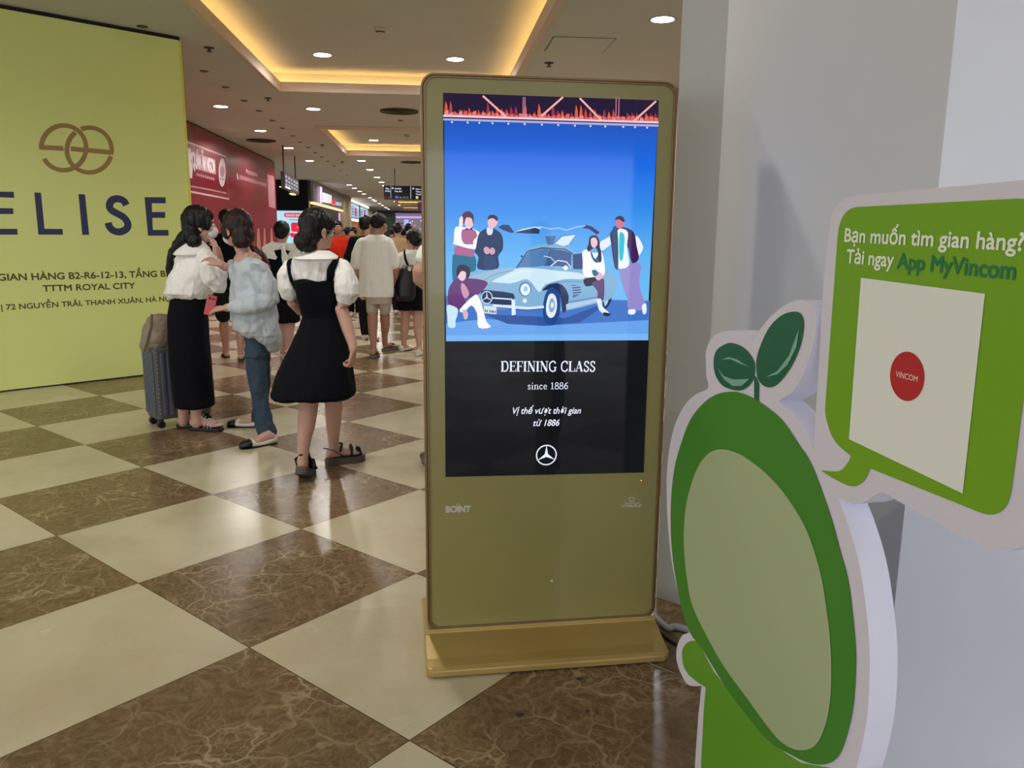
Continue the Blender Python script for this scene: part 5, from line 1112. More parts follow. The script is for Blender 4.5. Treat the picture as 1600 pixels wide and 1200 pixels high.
fuse(b, 'hair', .006, 3, M_hairb, pe, folds=(.007, 50, 10, 4))
b = MB(); b.ell(hc+Rh@np.array((0, .062, -.055)), (.056, .052, .046), Rh); b.ell(hc+Rh@np.array((0, .088, -.045)), (.030, .030, .030), Rh); fuse(b, 'face_mask', .004, 2, M_mask, pe)
b = MB()
f.rows(b, [(410, 364, 412, .085, 0), (418, 361, 416, .10, 0), (440, 359, 422, .12, 0), (470, 362, 430, .14, 0), (500, 363, 435, .155, 0), (514, 364, 437, .15, .0), (522, 378, 438, .14, .01), (536, 408, 438, .10, .06), (550, 422, 436, .06, .08)], n=36)
f.limb(b, [(394, 416, -.05, 16), (404, 426, -.07, 17), (416, 446, -.09, 17), (420, 466, -.10, 16), (406, 474, -.13, 15), (388, 478, -.16, 13), (368, 480, -.17, 11), (364, 480, -.17, 10)])
f.limb(b, [(366, 418, .06, 11), (368, 434, .06, 11)])
fuse(b, 'oversized_shirt', .0055, 3, M_blue, pe, folds=(.019, 12, 7, 11))
b = MB(); f.rows(b, [(520, 384, 420, .11, .02), (540, 384, 421, .115, .02), (556, 385, 420, .11, .02)])
f.limb(b, [(400, 540, .0, 17), (401, 580, .0, 15.5), (405, 615, .0, 13.5), (410, 645, -.01, 13.5), (415, 668, -.03, 14.5), (418, 678, -.04, 15)], n=18)
f.limb(b, [(405, 540, .08, 17), (410, 590, .14, 13.5), (408, 625, .22, 11), (402, 652, .26, 11)], n=18)
fuse(b, 'jeans', .0055, 3, M_jean, pe, folds=(.008, 18, 16, 6))
b = MB(); b.tube([f.P(373, 398, -.05), f.P(380, 394, -.02)], .003, n=6)
o = MB(); o.tube([f.P(394, 388, .10), f.P(404, 400, .12), f.P(412, 420, .14), f.P(414, 436, .14)], [.03, .05, .05, .03], n=14); 
ob = fuse(o, 'long_hair_tail', .006, 2, mat('reddish_hair', (74, 34, 30), rough=.45, spec=.3), pe, folds=(.005, 40, 8, 4)); ob['label'] = 'reddish brown long hair falling behind the shoulder'
b = MB(); b.tube([f.P(398, 410, -.145), f.P(404, 412, -.15), f.P(410, 420, -.13)], .026, n=10, flat=.35); fuse(b, 'shirt_collar', .004, 1, mat('collar_pale', (205, 212, 222), rough=.8), pe)
tuck(pe)
# red phone in her hand
ph = MB(); c_ = f.P(329, 477, -.17); Rp_ = rotz(rad(20))@np.array([[cos(.25), 0, sin(.25)], [0, 1, 0], [-sin(.25), 0, cos(.25)]])
ph.box(c_, (.062, .012, .135), Rp_); o = ph.build('red_phone', mat('phone_red', (186, 36, 44), rough=.25, coat=.5), None, bevel=.005); tag(o, 'red phone held in the hand of the woman in the pale blue shirt', 'phone')
lm = MB(); 
for q in (-.012, .012): lm.box(c_+Rp_@np.array([q, -.0072, .045]), (.014, .003, .014), Rp_)
lm.build('camera_lens', M_blkl, o)

HANDS.clear()
# ------------------------------------------------ suitcase and bag
sc0 = flo(248, 671); sc1 = flo(226.5, 659.5); sx_d = unit([*(sc0-sc1)[:2], 0]); 
SD = .235; SWd = .40; SH = .525
ex = unit(np.array([sc0[0]-sc1[0], sc0[1]-sc1[1], 0])); ey = np.array([-ex[1], ex[0], 0])
cA = np.array([sc0[0], sc0[1], 0]); zb_ = .065
st_ = empty('suitcase', (*(cA-ex*SD/2+ey*SWd/2)[:2], 0), 'grey ribbed hard-shell suitcase on wheels standing behind the long black skirt', 'suitcase')
M_alu = mat('grey_shell', (96, 102, 120), rough=.38, metal=.35); M_alu2 = mat('grey_side', (82, 80, 76), rough=.55)
def SPt(a, b_, z): return cA-ex*a+ey*b_+np.array([0, 0, z])
mb = MB(); mb.loft([[SPt(x_, y_, z_) for x_, y_ in rrect(0, 0, SD, SWd, .03, 5)] for z_ in (zb_, zb_+SH)]); mb.build('shell', M_alu2, st_, bevel=.012)
mb = MB()
for k in range(7):
    a = .02+k*.032; mb.box(SPt(a+.006, -.003, zb_+SH/2), (.018, .010, SH-.06), rotz(math.atan2(ex[1], ex[0])))
    mb.box(SPt(-.003, .06+k*.045, zb_+SH/2), (.010, .026, SH-.06), rotz(math.atan2(ex[1], ex[0])))
mb.build('ribs', M_alu, st_, bevel=.003)
mb = MB(); RzS = rotz(math.atan2(ex[1], ex[0]))
for z_ in (zb_+.09, zb_+SH-.09):
    mb.box(SPt(-.008, .19, z_), (.02, .05, .06), RzS)
mb.box(SPt(-.01, .20, zb_+SH*.5), (.012, .02, .16), RzS); mb.build('latch', M_blkl, st_, bevel=.003)
mb = MB()
for k in range(18): mb.ell(SPt(-.006, .02, zb_+.05+k*.03), (.004, .004, .004), nu=8, nv=6)
mb.build('rivets', mat('rivet', (190, 190, 196), rough=.3, metal=.8), st_)
for a, b_ in ((.03, .03), (SD-.03, .03), (.03, SWd-.03), (SD-.03, SWd-.03)):
    c_ = SPt(a, b_, .0); mb = MB(); mb.box(c_+np.array([0, 0, .055]), (.032, .032, .024)); o = mb.build('wheel_fork', M_blkl, st_, bevel=.004)
    for s_ in (-1, 1):
        wv = MB(); q = ex*s_*.013; wv.loft([[c_+q+ex*dx+ey*(.027*cos(t))+np.array([0, 0, .0275+.027*sin(t)]) for t in np.linspace(0, 2*pi, 21)[:-1]] for dx in (-.009, .009)]); wv.build('wheel', M_blkl, o, bevel=.003)
mb = MB(); mb.tube([SPt(SD*.5, SWd*.25, zb_+SH), SPt(SD*.5, SWd*.25, zb_+SH+.06), SPt(SD*.5, SWd*.75, zb_+SH+.06), SPt(SD*.5, SWd*.75, zb_+SH)], .011, n=8); mb.build('handle', M_blkl, st_, smooth=True)
fb = Fig(5.72, 245, 660); b = MB()
fb.rows(b, [(491, 236, 262, .05, .06), (497, 231, 266, .08, .06), (512, 226, 270, .11, .06), (528, 221, 270, .125, .06), (540, 220, 267, .13, .08), (546, 223, 262, .12, .08), (549, 228, 258, .10, .08)], n=28)
bg = fuse(b, 'tote_bag', .006, 3, mat('taupe_canvas', (148, 134, 112), rough=.9, spec=.1, bump=(14, .3)), None, folds=(.014, 13, 9, 3)); tag(bg, 'soft taupe canvas bag lying on top of the grey suitcase', 'bag')
b = MB(); b.tube([fb.P(237, 492, -.0), fb.P(236, 510, -.055), fb.P(231, 530, -.072), fb.P(226, 548, -.075)], .008, n=8, flat=.5); b.build('strap', mat('taupe_dark', (98, 86, 70), rough=.9), bg, smooth=True)

# ------------------------------------------------ generic upright walker in metres, for people farther away
def walker(label, x, y_top, Y0, head_a, body_a, top, bottom, hair='short', hgt=None, skin=None, sleeve='short', legs='trousers', topname='shirt', botname='trousers', shoes=None, stride=.16, vox=.009, build_=1., arms=(0, 0), folds=None, mask=False, coltop=None):
    f = Fig(Y0, x, 600); c = atY(x, y_top, Y0); H = c[2]; X = np.array([c[0], Y0, 0.]); H = hgt or H
    k = H/1.68; R = frame(body_a); skin = skin or M_skin2; B = lambda a, b_, z: X+R@(np.array([a, b_, 0.])*k)+np.array([0, 0, z*k])
    o = empty('person', X, label, 'person'); bb_ = build_
    hc = B(0, .01, 1.565)+np.array([0, 0, 0]); Rh = frame(head_a); m = MB(); head(m, hc, Rh, k*.98)
    m.tube([B(0, 0, 1.50), B(0, -.01, 1.42), B(0, -.01, 1.34)], [.052*k, .055*k, .07*k], n=12)
    def tor(mb, rs, g=0.):
        mb.loft([[B(wd2*bb_*cos(t), dp*sin(t)+o_, z)+0 for t in np.linspace(0, 2*pi, 25)[:-1]] for z, wd2, dp, o_ in rs])
    tor(m, [(1.40, .07, .05, -.01), (1.37, .17, .07, -.01), (1.28, .17, .10, 0), (1.05, .14, .10, 0), (.92, .165, .11, 0), (.80, .15, .10, 0)])
    hipx = .085; st2 = stride; ank = []
    for s_, q in ((-1, st2), (1, -st2)):
        kn = B(s_*hipx, q*.6+.02, .47); an = B(s_*hipx*.9, q, .085); m.tube([B(s_*hipx, 0, .84), B(s_*hipx, q*.35, .66), kn, B(s_*hipx, q*.8-.015, .32), an], [.085*k, .075*k, .054*k, .052*k, .034*k], n=12)
        hl_ = B(s_*hipx*.9, q, 0); ank.append(hl_); foot(m, np.array([hl_[0], hl_[1], .018]), R@np.array([s_*.1, 1, 0]), L=.20*k)
    hands = []
    for s_, sw in ((-1, arms[0]), (1, arms[1])):
        sh_ = B(s_*.175*bb_, 0, 1.35); el_ = B(s_*.215*bb_, -.03+sw*.3, 1.08); wr_ = B(s_*.21*bb_, .04+sw*.9, .86+abs(sw)*.45)
        m.tube([sh_, el_, wr_], [.048*k, .040*k, .028*k], n=12); hand(m, wr_, wr_-el_+np.array([0, 0, -.02]), R@np.array([s_*1., 0, 0]), s_*1, curl=.45, k=.95*k)
    fuse(m, 'body', vox, 2, skin, o)
    face_bits(o, hc, Rh, k*.98)
    # hair
    m = MB(); E = lambda p, r: m.ell(hc+Rh@(np.array(p)*k), np.array(r)*k, Rh)
    E((0, -.020, .030), (.083, .098, .094)); E((0, -.05, -.02), (.068, .058, .055)); E((0, .045, .062), (.058, .042, .036))
    if hair == 'bun': E((0, -.10, -.035), (.042, .04, .042))
    if hair == 'long':
        E((0, -.055, -.05), (.080, .062, .09)); m.tube([hc+Rh@(np.array(q)*k) for q in ((0, -.06, -.02), (0, -.08, -.12), (0, -.08, -.22), (0, -.075, -.28))], [.07*k, .068*k, .06*k, .03*k], n=12)
    if hair == 'pony': m.tube([hc+Rh@(np.array(q)*k) for q in ((0, -.09, .03), (0, -.125, -.03), (0, -.11, -.14))], [.035*k, .036*k, .015*k], n=12)
    if hair == 'curly':
        for i in range(10): a = i*.63; E((.05*cos(a), -.02+.05*sin(a), .07), (.035, .035, .035))
    fuse(m, 'hair', max(.006, vox*.8), 2, M_hair, o, folds=(.004, 45, 20, 2))
    # top
    m = MB(); g = .02
    tor(m, [(1.415, .075, .065, -.01), (1.395, .15, .085, -.01), (1.36, .195, .10, -.01), (1.25, .20, .125, 0), (1.05, .19, .13, 0), (.90, .195, .135, 0), (.83, .195, .13, 0)])
    for s_, sw in ((-1, arms[0]), (1, arms[1])):
        a_ = B(s_*.17*bb_, 0, 1.34); e_ = B(s_*.225*bb_, -.03+sw*.3, 1.06 if sleeve != 'short' else 1.12); ps = [a_, e_]; rs = [.068*k, .078*k]
        if sleeve == 'long': ps.append(B(s_*.215*bb_, .03+sw*.9, .87+abs(sw)*.45)); rs = [.068*k, .06*k, .046*k]
        m.tube(ps, rs, n=14)
    fuse(m, topname, vox*.85, 3, top, o, folds=folds or (.012, 11, 5, 3))
    # bottom
    m = MB()
    if legs == 'skirt': tor(m, [(1.0, .16, .115, 0), (.9, .175, .13, 0), (.7, .20, .15, 0), (.52, .215, .165, 0)])
    else:
        tor(m, [(1.0, .155, .115, 0), (.9, .18, .13, 0), (.80, .175, .125, 0)]); zl = .47 if legs == 'shorts' else .05
        for s_, q in ((-1, st2), (1, -st2)):
            if legs == 'shorts': m.tube([B(s_*hipx, 0, .82), B(s_*hipx*1.05, q*.35, .66), B(s_*hipx*1.05, q*.55, .50)], [.098*k, .092*k, .088*k], n=14)
            else: m.tube([B(s_*hipx, 0, .82), B(s_*hipx, q*.35, .66), B(s_*hipx, q*.6+.02, .47), B(s_*hipx*.95, q*.9, .22), B(s_*hipx*.9, q, .10)], [.095*k, .085*k, .07*k, .062*k, .058*k], n=14)
    fuse(m, botname, vox*.85, 3, bottom, o, folds=(.007, 9, 4, 5))
    tuck(o)
    for i, hl_ in enumerate(ank):
        d_ = R@np.array([(-1, 1)[i]*.1, 1, 0]); x_ = np.array([d_[1], -d_[0], 0]); m = MB(); hh = np.array([hl_[0], hl_[1], .018])
        if shoes == 'flipflop':
            slab(m, hh, d_, x_, np.array([0, 0, 1.]), SOLE, -.016, .0); s1 = m.build('flip_flop', mat('flipflop', (70, 66, 60), rough=.7) if not bpy.data.materials.get('flipflop') else bpy.data.materials['flipflop'], o)
            t = MB(); 
            for s_ in (-1, 1): t.tube([hh+d_*.055+x_*s_*.036, hh+d_*.10+x_*s_*.022+np.array([0, 0, .045]), hh+d_*.15+np.array([0, 0, .022])], .006, n=6)
            t.build('strap', M_blkl, s1, smooth=True)
        else:
            u_ = np.array([0, 0, 1.]); m.loft([[hh+d_*y+x_*w2*cos(t)+u_*(-.016+(h_+.016)*(.5+.5*sin(t))) for t in np.linspace(0, 2*pi, 19)[:-1]] for y, w2, h_ in ((-.056, .02, .03), (-.045, .036, .055), (0, .040, .07), (.06, .042, .06), (.12, .049, .045), (.17, .047, .036), (.20, .034, .028), (.212, .012, .012))])
            m.build('shoe', shoes or M_whl, o, smooth=True)
    return o, B, hc, Rh, k

# man in black tee between the two women
o, B, hc, Rh, k = walker('person in black T-shirt and shorts with flip-flops between the two women', 352, 327, 8.9, rad(-35), rad(-20), M_blackc, mat('black_shorts', (14, 14, 16), rough=.9), legs='shorts', shoes='flipflop', stride=.13, vox=.007, skin=M_skin, arms=(.25, .1), build_=1.08, topname='tee', botname='shorts')
m = MB(); m.box(B(-.22, .30, 1.30), (.075*k, .012, .15*k), frame(rad(-20))); q = m.build('phone', M_blkl, None, bevel=.004); tag(q, 'black phone held up by the person in black between the women', 'phone')
m = MB(); bag_c = B(-.30, .02, .78); m.ell(bag_c, (.11, .06, .12)); q = fuse(m, 'hand_bag', .007, 2, M_blkl, None); tag(q, 'dark hand bag seen between the long skirt and the bare leg', 'bag')
m = MB(); m.tube([bag_c+np.array([-.07, 0, .09]), bag_c+np.array([-.04, 0, .26]), bag_c+np.array([.06, 0, .28]), bag_c+np.array([.07, 0, .09])], .008, n=6); m.build('handle', M_blkl, q, smooth=True)

# woman in black dress with big white collar
f = Fig(9.0, 448, 560); pe = person('person in a black dress with a wide white tied collar and hair in a bun', f)
hc = f.P(441.5, 361, 0); Rh = frame(rad(8)); b = MB(); head(b, hc, Rh, .95)
f.limb(b, [(441.5, 372, 0, 6.5), (441, 382, 0, 6.5), (441, 392, 0, 9)])
f.rows(b, [(384, 430, 452, .05, 0), (391, 419, 463, .07, 0), (405, 418, 464, .1, 0), (430, 424, 458, .09, 0), (460, 420, 464, .11, 0)])
f.limb(b, [(433, 470, 0, 11), (440, 505, .0, 8), (442, 530, .05, 6), (443, 548, .06, 4.3)]); f.limb(b, [(453, 470, 0, 11), (453, 505, -.0, 8.4), (451, 530, -.0, 6.5), (449, 553, 0, 4.4)])
f.limb(b, [(417, 398, 0, 7), (413, 430, 0, 6), (415, 462, .0, 4.5)]); f.limb(b, [(465, 398, 0, 7), (470, 430, 0, 6), (469, 462, -.0, 4.5)])
for wx in (415, 469): wr = f.P(wx, 462); hand(b, wr, (0, .1, -1), (1 if wx > 440 else -1, 0, 0), 1, curl=.5, k=.9)
for hx, hy in ((443, 556), (448, 561)): g = flo(hx, hy); fq = np.array([g[0], g[1], .03]); fr = foot(b, fq, (.1, 1), L=.21)
fuse(b, 'body', .007, 2, M_skin, pe); face_bits(pe, hc, Rh, .95)
for hx, hy in ((443, 556), (448, 561)):
    g = flo(hx, hy); fq = np.array([g[0], g[1], .03]); dd = unit([.1, 1, 0]); x = np.array([dd[1], -dd[0], 0]); uu = np.array([0, 0, 1.]); m = MB(); slab(m, fq, dd, x, uu, SOLE, -.028, 0); q = m.build('sandal', M_whl, pe)
    t = MB(); ring_strap(t, [fq+dd*.03+x*.036, fq-dd*.045+uu*.05, fq+dd*.03-x*.036], .03); t.build('strap', mat('dark_red_strap', (70, 20, 24), rough=.5), q, smooth=True)
b = MB(); E = lambda p, r: b.ell(hc+Rh@np.array(p), r, Rh); E((0, -.022, .022), (.088, .098, .098)); E((0, -.05, -.03), (.07, .06, .06)); E((0, .04, .06), (.06, .045, .04)); E((0, -.09, .0), (.05, .04, .05))
fuse(b, 'hair', .007, 2, M_hair, pe, folds=(.003, 45, 15, 2))
b = MB(); f.rows(b, [(385, 428, 455, .07, 0), (394, 413, 469, .10, 0), (415, 413, 468, .13, 0), (440, 418, 464, .13, 0), (470, 412, 468, .16, 0), (500, 409, 470, .18, 0), (503, 412, 467, .17, 0)]); f.limb(b, [(419, 396, 0, 8.5), (415, 410, 0, 8.5), (414, 424, 0, 8)]); f.limb(b, [(464, 396, 0, 8.5), (467, 410, 0, 8.5), (468, 424, 0, 8)])
fuse(b, 'black_dress', .007, 3, M_blackc, pe, folds=(.012, 9, 3, 8))
b = MB()
b.tube([f.P(441, 385, -.10), f.P(427, 384, -.10), f.P(418, 390, -.12), f.P(422, 398, -.145), f.P(429, 402, -.14)], [.03, .055, .075, .065, .03], n=12, flat=.3, up=(0, 1, 0))
b.tube([f.P(443, 386, -.10), f.P(457, 386, -.10), f.P(466, 391, -.12), f.P(457, 399, -.145), f.P(450, 404, -.14)], [.03, .055, .07, .06, .03], n=12, flat=.3, up=(0, 1, 0))
b.tube([f.P(440, 387, -.16), f.P(443, 405, -.17), f.P(447, 424, -.17)], [.012, .02, .03], n=10, flat=.3, up=(0, 1, 0)); b.tube([f.P(443, 387, -.16), f.P(448, 402, -.17), f.P(449, 414, -.17)], [.012, .02, .026], n=10, flat=.3, up=(0, 1, 0))
b.ell(f.P(441.5, 387, -.15), (.03, .02, .03)); b.tube([f.P(432, 381, -.07), f.P(441, 383, -.09), f.P(451, 381, -.07)], .022, n=8)
fuse(b, 'white_collar', .006, 2, M_cream, pe, folds=(.004, 20, 20, 8))

tuck(pe)
# man in white tee and beige shorts
f = Fig(9.3, 592, 553); pe = person('person in a loose white T-shirt, beige shorts and flip-flops walking away', f)
hc = f.P(592.5, 350, 0); Rh = frame(rad(22)); b = MB(); head(b, hc, Rh, 1.06)
f.limb(b, [(591, 360, 0, 8.5), (589, 368, 0, 8.5), (588, 376, 0, 11)])
f.rows(b, [(369, 576, 600, .06, 0), (374, 562, 612, .08, 0), (390, 562, 613, .11, 0), (430, 568, 608, .11, 0), (460, 568, 610, .12, 0), (472, 572, 608, .11, 0)])
f.limb(b, [(581, 465, -.0, 11.5), (582, 488, -.03, 8.5), (582.5, 510, -.08, 7.6), (583, 530, -.14, 5.4), (583.5, 546, -.15, 4.6)]); f.limb(b, [(601, 465, .0, 11.5), (601, 486, .05, 8.3), (602, 508, .10, 7.4), (601, 524, .16, 5.2), (601, 536, .2, 4.5)])
f.limb(b, [(565, 382, 0, 8), (558, 410, 0, 6.5), (557, 434, .03, 5.6), (562, 452, .08, 4)]); f.limb(b, [(610, 382, 0, 8), (615, 410, 0, 6.5), (617, 432, .06, 5), (612, 446, .14, 4)])
wr = f.P(562, 452, .08); hand(b, wr, (.05, .1, -1), (-1, 0, 0), -1, curl=.6, k=.98); wr = f.P(612, 446, .14); hand(b, wr, (-.1, .3, -1), (1, 0, 0), 1, curl=.6, k=.98)
g1 = flo(583, 559); g2 = flo(603, 548); q1 = np.array([g1[0], g1[1], .03]); q2 = np.array([g2[0], g2[1], .03]); fa1 = foot(b, q1, (.0, 1), L=.25); fa2 = foot(b, q2, (.55, .8), L=.25)
fuse(b, 'body', .007, 2, M_skin2, pe); face_bits(pe, hc, Rh, 1.06)
M_ff = mat('grey_flipflop', (108, 104, 100), rough=.7)
for hh, fr in ((q1, fa1), (q2, fa2)):
    m = MB(); slab(m, hh, *fr, [(y*1.1, w2*1.1) for y, w2 in SOLE], -.027, .0); q = m.build('flip_flop', M_ff, pe, bevel=.003); dd, x, uu = fr; t = MB()
    for s_ in (-1, 1): t.tube([hh+dd*.04+x*s_*.04, hh+dd*.10+x*s_*.026+uu*.058, hh+dd*.17+uu*.024], .008, n=6)
    t.build('strap', M_blkl, q, smooth=True)
b = MB(); E = lambda p, r: b.ell(hc+Rh@np.array(p), r, Rh); E((0, -.018, .036), (.092, .104, .096)); E((0, -.048, -.005), (.074, .066, .055)); E((0, .05, .07), (.062, .045, .040))
fuse(b, 'hair', .007, 2, M_hair, pe, folds=(.005, 45, 25, 2))
b = MB(); b.ell(hc+Rh@np.array((0, .066, -.055)), (.058, .052, .046), Rh); b.ell(hc+Rh@np.array((0, .093, -.045)), (.03, .03, .03), Rh); fuse(b, 'face_mask', .005, 1, mat('pink_mask', (190, 130, 130), rough=.8), pe)
b = MB(); f.rows(b, [(366.5, 578, 599, .07, 0), (370, 570, 605, .09, 0), (376, 562, 611, .12, 0), (400, 561, 613, .145, 0), (430, 561, 614, .15, 0), (456, 560, 615, .15, 0), (464, 561, 614, .145, 0)], n=32)
f.limb(b, [(567, 380, 0, 9.5), (560, 398, 0, 10), (557, 413, 0, 9)]); f.limb(b, [(607, 380, 0, 9.5), (613, 398, 0, 9.5), (616, 412, 0, 8.6)]); fuse(b, 'tee', .0065, 3, M_tee, pe, folds=(.016, 8, 3, 8))
b = MB(); f.rows(b, [(450, 568, 609, .12, 0), (464, 570, 612, .13, 0), (474, 573, 612, .12, 0)]); f.limb(b, [(581, 468, .0, 10), (581, 484, -.02, 9)]); f.limb(b, [(602, 468, .0, 10.5), (602, 484, .03, 9.2)]); fuse(b, 'shorts', .0065, 3, M_short, pe, folds=(.006, 12, 6, 8))

tuck(pe)
# woman with the black backpack
f = Fig(9.6, 642, 549); pe = person('person in white top and short black skirt with a black backpack beside the kiosk edge', f)
hc = f.P(645, 373, 0); Rh = frame(rad(-48), rad(-6)); b = MB(); head(b, hc, Rh, .95)
f.limb(b, [(643, 384, 0, 6.5), (642, 394, 0, 7), (643, 400, 0, 10)])
f.rows(b, [(393, 632, 656, .06, 0), (400, 624, 664, .08, 0), (420, 624, 666, .10, 0), (440, 628, 662, .1, 0), (470, 625, 665, .12, 0)])
f.limb(b, [(634, 465, 0, 10.5), (634, 492, 0, 8.2), (632, 515, .0, 7), (631, 532, .02, 4.6), (631, 543, .02, 4.2)]); f.limb(b, [(653, 465, 0, 10.5), (652, 492, 0, 8), (653, 515, -.0, 6.8), (655, 535, -.08, 4.6), (655, 548, -.1, 4.2)])
f.limb(b, [(625, 404, 0, 7), (620, 424, -.02, 6), (626, 438, .04, 5), (634, 444, .12, 4)]); wr = f.P(634, 444, .12); hand(b, wr, (.6, .6, .1), (0, -.5, .8), 1, curl=.6, k=.88); f.limb(b, [(664, 404, 0, 7), (668, 430, .0, 5.5), (666, 450, .0, 4)]); wr = f.P(666, 450, 0); hand(b, wr, (0, .1, -1), (1, 0, 0), 1, curl=.5, k=.88)
g1 = flo(630, 549); g2 = flo(655, 556); q1 = np.array([g1[0], g1[1], .02]); q2 = np.array([g2[0], g2[1], .02]); fa1 = foot(b, q1, (.4, .8), L=.21); fa2 = foot(b, q2, (.2, 1), L=.21)
fuse(b, 'body', .007, 2, M_skin, pe); face_bits(pe, hc, Rh, .95)
for hh, fr in ((q1, fa1), (q2, fa2)):
    dd, x, uu = fr; m = MB(); m.loft([[hh+dd*y+x*w2*cos(t)+uu*(-.018+(h_+.018)*(.5+.5*sin(t))) for t in np.linspace(0, 2*pi, 19)[:-1]] for y, w2, h_ in ((-.056, .02, .04), (-.045, .036, .058), (0, .042, .045), (.05, .044, .030), (.10, .048, .045), (.16, .046, .040), (.19, .034, .028), (.205, .012, .012))]); m.build('shoe', M_whl, pe, smooth=True)
b = MB(); E = lambda p, r: b.ell(hc+Rh@np.array(p), r, Rh); E((0, -.022, .024), (.088, .100, .098)); E((0, -.06, -.03), (.072, .062, .07)); E((0, .045, .062), (.058, .042, .04)); E((0, -.095, -.02), (.05, .045, .05)); fuse(b, 'hair', .007, 2, M_hair, pe, folds=(.004, 45, 15, 2))
b = MB(); b.ell(hc+Rh@np.array((.05, -.10, .02)), (.03, .008, .012), Rh); b.build('hair_clip', mat('hair_clip', (150, 130, 110), rough=.3), pe)
b = MB(); f.rows(b, [(390, 634, 655, .07, 0), (396, 626, 663, .1, 0), (420, 623, 667, .12, 0), (446, 624, 666, .13, 0), (452, 626, 664, .125, 0)]); f.limb(b, [(629, 402, 0, 8.5), (624, 414, 0, 8)]); f.limb(b, [(660, 402, 0, 8.5), (665, 414, 0, 8)]); fuse(b, 'white_top', .0065, 3, M_cream, pe, folds=(.010, 10, 5, 2))
b = MB(); f.rows(b, [(440, 627, 663, .12, 0), (455, 620, 666, .15, 0), (478, 617, 668, .17, 0), (484, 620, 664, .16, 0)]); fuse(b, 'short_skirt', .0065, 3, M_blackc, pe, folds=(.012, 12, 3, 2))
tuck(pe)
bp = MB(); f.rows(bp, [(414, 630, 646, .04, -.17), (420, 625, 649, .07, -.18), (440, 620, 650, .09, -.19), (462, 619, 650, .10, -.19), (470, 622, 647, .08, -.19)]); q = fuse(bp, 'backpack', .0065, 3, M_blkl, None, folds=(.004, 10, 8, 1)); tag(q, 'black backpack worn by the person in white top beside the kiosk', 'backpack')
t = MB(); t.tube([f.P(638, 417, -.16), f.P(633, 404, -.12), f.P(632, 394, -.06), f.P(633, 390, .0)], .014, n=8, flat=.4, up=(0, 1, 0)); t.build('strap', M_blackc, q, smooth=True)
t = MB(); t.box(f.P(640, 420, -.25), (.04, .004, .05)); t.build('tag', M_whl, q)

# person mostly behind the kiosk: white sleeve, bare arm and a dark shoe show
f = Fig(4.75, 690, 730); pe = person('person almost hidden behind the kiosk, only white sleeve, bare arm and dark shoe showing', f)
hc = f.P(690, 345, 0); Rh = frame(rad(0)); b = MB(); head(b, hc, Rh, 1.)
f.limb(b, [(690, 368, 0, 12), (690, 384, 0, 12), (690, 396, 0, 16)]); f.rows(b, [(388, 670, 712, .06, 0), (396, 662, 722, .08, 0), (430, 664, 720, .10, 0), (480, 670, 716, .1, 0), (540, 666, 718, .12, 0), (565, 670, 716, .1, 0)])
f.limb(b, [(678, 560, 0, 22), (676, 630, 0, 15), (675, 700, .0, 9), (675, 716, 0, 9)]); f.limb(b, [(706, 560, 0, 22), (706, 630, .1, 15), (706, 700, .15, 9)])
f.limb(b, [(664, 398, -.02, 12), (656, 425, -.03, 12), (655, 436, -.02, 10.5), (672, 452, .12, 8.5)]); wr = f.P(674, 453, .14); hand(b, wr, (.6, .6, 0), (0, -.4, .8), 1, curl=.5); f.limb(b, [(718, 398, 0, 12), (724, 440, 0, 10), (722, 480, 0, 8)]); wr = f.P(722, 482, 0); hand(b, wr, (0, .1, -1), (1, 0, 0), 1, curl=.5)
g1 = flo(674, 731); g2 = flo(706, 712); q1 = np.array([g1[0], g1[1], .02]); q2 = np.array([g2[0], g2[1], .02]); foot(b, q1, (-.25, 1)); foot(b, q2, (.1, 1))
fuse(b, 'body', .0075, 2, M_skin, pe); face_bits(pe, hc, Rh)
for hh, d_ in ((q1, (-.25, 1)), (q2, (.1, 1))):
    dd = unit([*d_, 0]); x = np.array([dd[1], -dd[0], 0]); uu = np.array([0, 0, 1.]); m = MB(); m.loft([[hh+dd*y+x*w2*cos(t)+uu*(-.018+(h_+.018)*(.5+.5*sin(t))) for t in np.linspace(0, 2*pi, 19)[:-1]] for y, w2, h_ in ((-.066, .02, .05), (-.055, .042, .11), (0, .046, .12), (.06, .046, .08), (.12, .052, .055), (.17, .050, .045), (.21, .036, .032), (.225, .012, .012))]); m.build('shoe', M_blkl, pe, smooth=True)
b = MB(); E = lambda p, r: b.ell(hc+Rh@np.array(p), r, Rh); E((0, -.02, .03), (.086, .1, .096)); E((0, -.05, -.02), (.07, .06, .06)); E((0, .045, .065), (.06, .042, .038)); fuse(b, 'hair', .007, 2, M_hair, pe)
b = MB(); f.rows(b, [(384, 674, 706, .07, 0), (392, 664, 718, .1, 0), (430, 662, 722, .13, 0), (500, 664, 720, .13, 0), (520, 664, 720, .13, 0)]); f.limb(b, [(666, 393, -.01, 13), (660, 402, -.03, 11)]); f.limb(b, [(716, 396, 0, 14), (722, 414, 0, 13)]); fuse(b, 'tee', .007, 2, M_tee, pe, folds=(.008, 10, 5, 2))
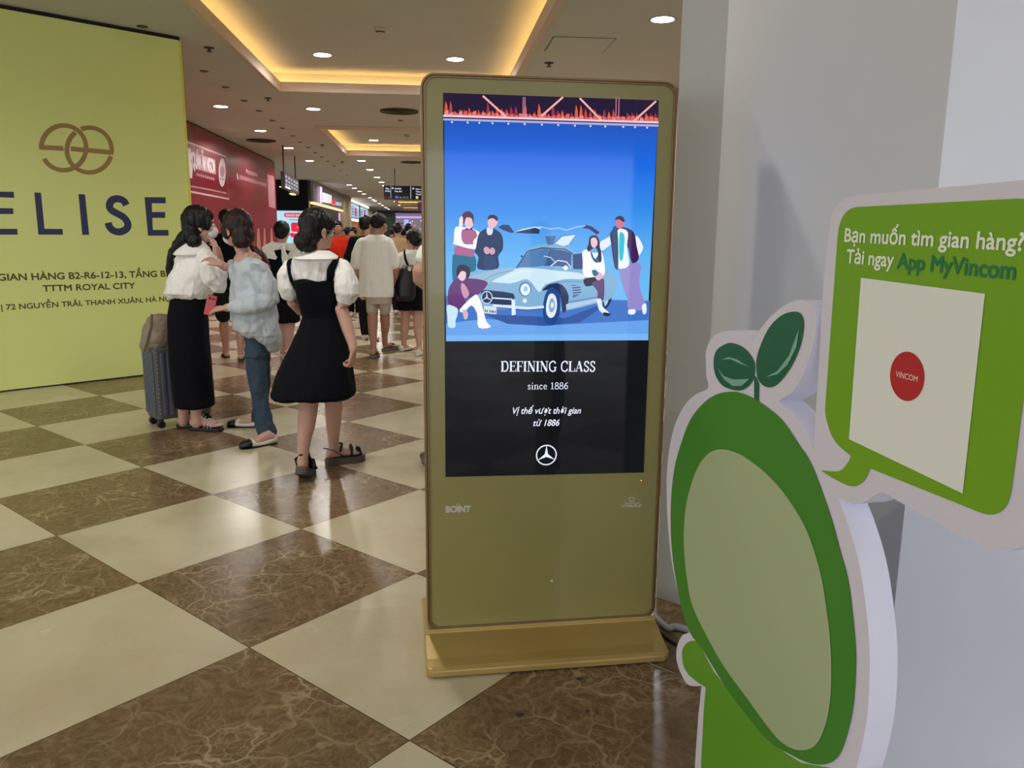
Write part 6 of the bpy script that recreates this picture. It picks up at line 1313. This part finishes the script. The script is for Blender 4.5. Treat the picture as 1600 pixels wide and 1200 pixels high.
b = MB(); f.rows(b, [(505, 668, 716, .12, 0), (550, 668, 720, .13, 0), (570, 668, 718, .12, 0)]); f.limb(b, [(681, 565, 0, 20), (680, 640, 0, 15), (680, 708, .0, 11)]); f.limb(b, [(706, 565, 0, 20), (706, 640, .1, 15), (706, 700, .15, 13)]); fuse(b, 'trousers', .007, 2, M_blackc, pe, folds=(.006, 10, 5, 2))

tuck(pe)
# the crowd farther on
Mc = lambda n, c: mat(n, c, rough=.9, spec=.1)
walker('person in black shirt just left of the man in the white T-shirt', 571, 337, 10.6, rad(20), rad(5), M_blackc, Mc('charcoal', (36, 34, 38)), hair='curly', stride=.1, topname='shirt')
walker('person in an orange red T-shirt facing this way, behind the pinafore woman', 528, 345, 13.4, rad(160), rad(175), Mc('orange_red', (190, 44, 24)), M_blackc, stride=.06, topname='tee', build_=1.2)
walker('person in a dark teal patterned top behind the orange red T-shirt', 551, 355, 13.8, rad(185), rad(180), mat('teal_print', (30, 70, 66), rough=.9, var=(14, .6)), M_blackc, hair='long', stride=.06, topname='blouse')
walker('person in a tan T-shirt beyond the white T-shirt man', 621, 348, 14.2, rad(0), rad(0), Mc('tan', (176, 146, 112)), Mc('navy_trousers', (30, 34, 50)), stride=.12, topname='tee')
walker('person with short dark hair farther away right of the tan T-shirt', 638, 349, 18., rad(10), rad(0), Mc('grey_pink', (150, 120, 126)), M_blackc, stride=.12, topname='shirt', vox=.012)
walker('person glimpsed between the tan T-shirt and the next head', 630, 357, 19., rad(-20), rad(0), Mc('dim_olive', (70, 66, 54)), M_blackc, stride=.1, topname='shirt', vox=.012)
walker('person in white glimpsed between the orange red and teal tops', 544, 354, 16.5, rad(10), rad(0), Mc('white_shirt', (200, 196, 190)), M_blackc, stride=.1, topname='shirt', vox=.012)
walker('person in dark clothes far off beside the beige pillar', 537, 357, 21., rad(180), rad(180), Mc('plum', (54, 40, 46)), M_blackc, hair='long', stride=.08, topname='shirt', vox=.012)
walker('person seen from behind near the far green booth', 612, 357, 24., rad(0), rad(0), Mc('slate', (52, 56, 64)), M_blackc, stride=.1, topname='shirt', vox=.014)
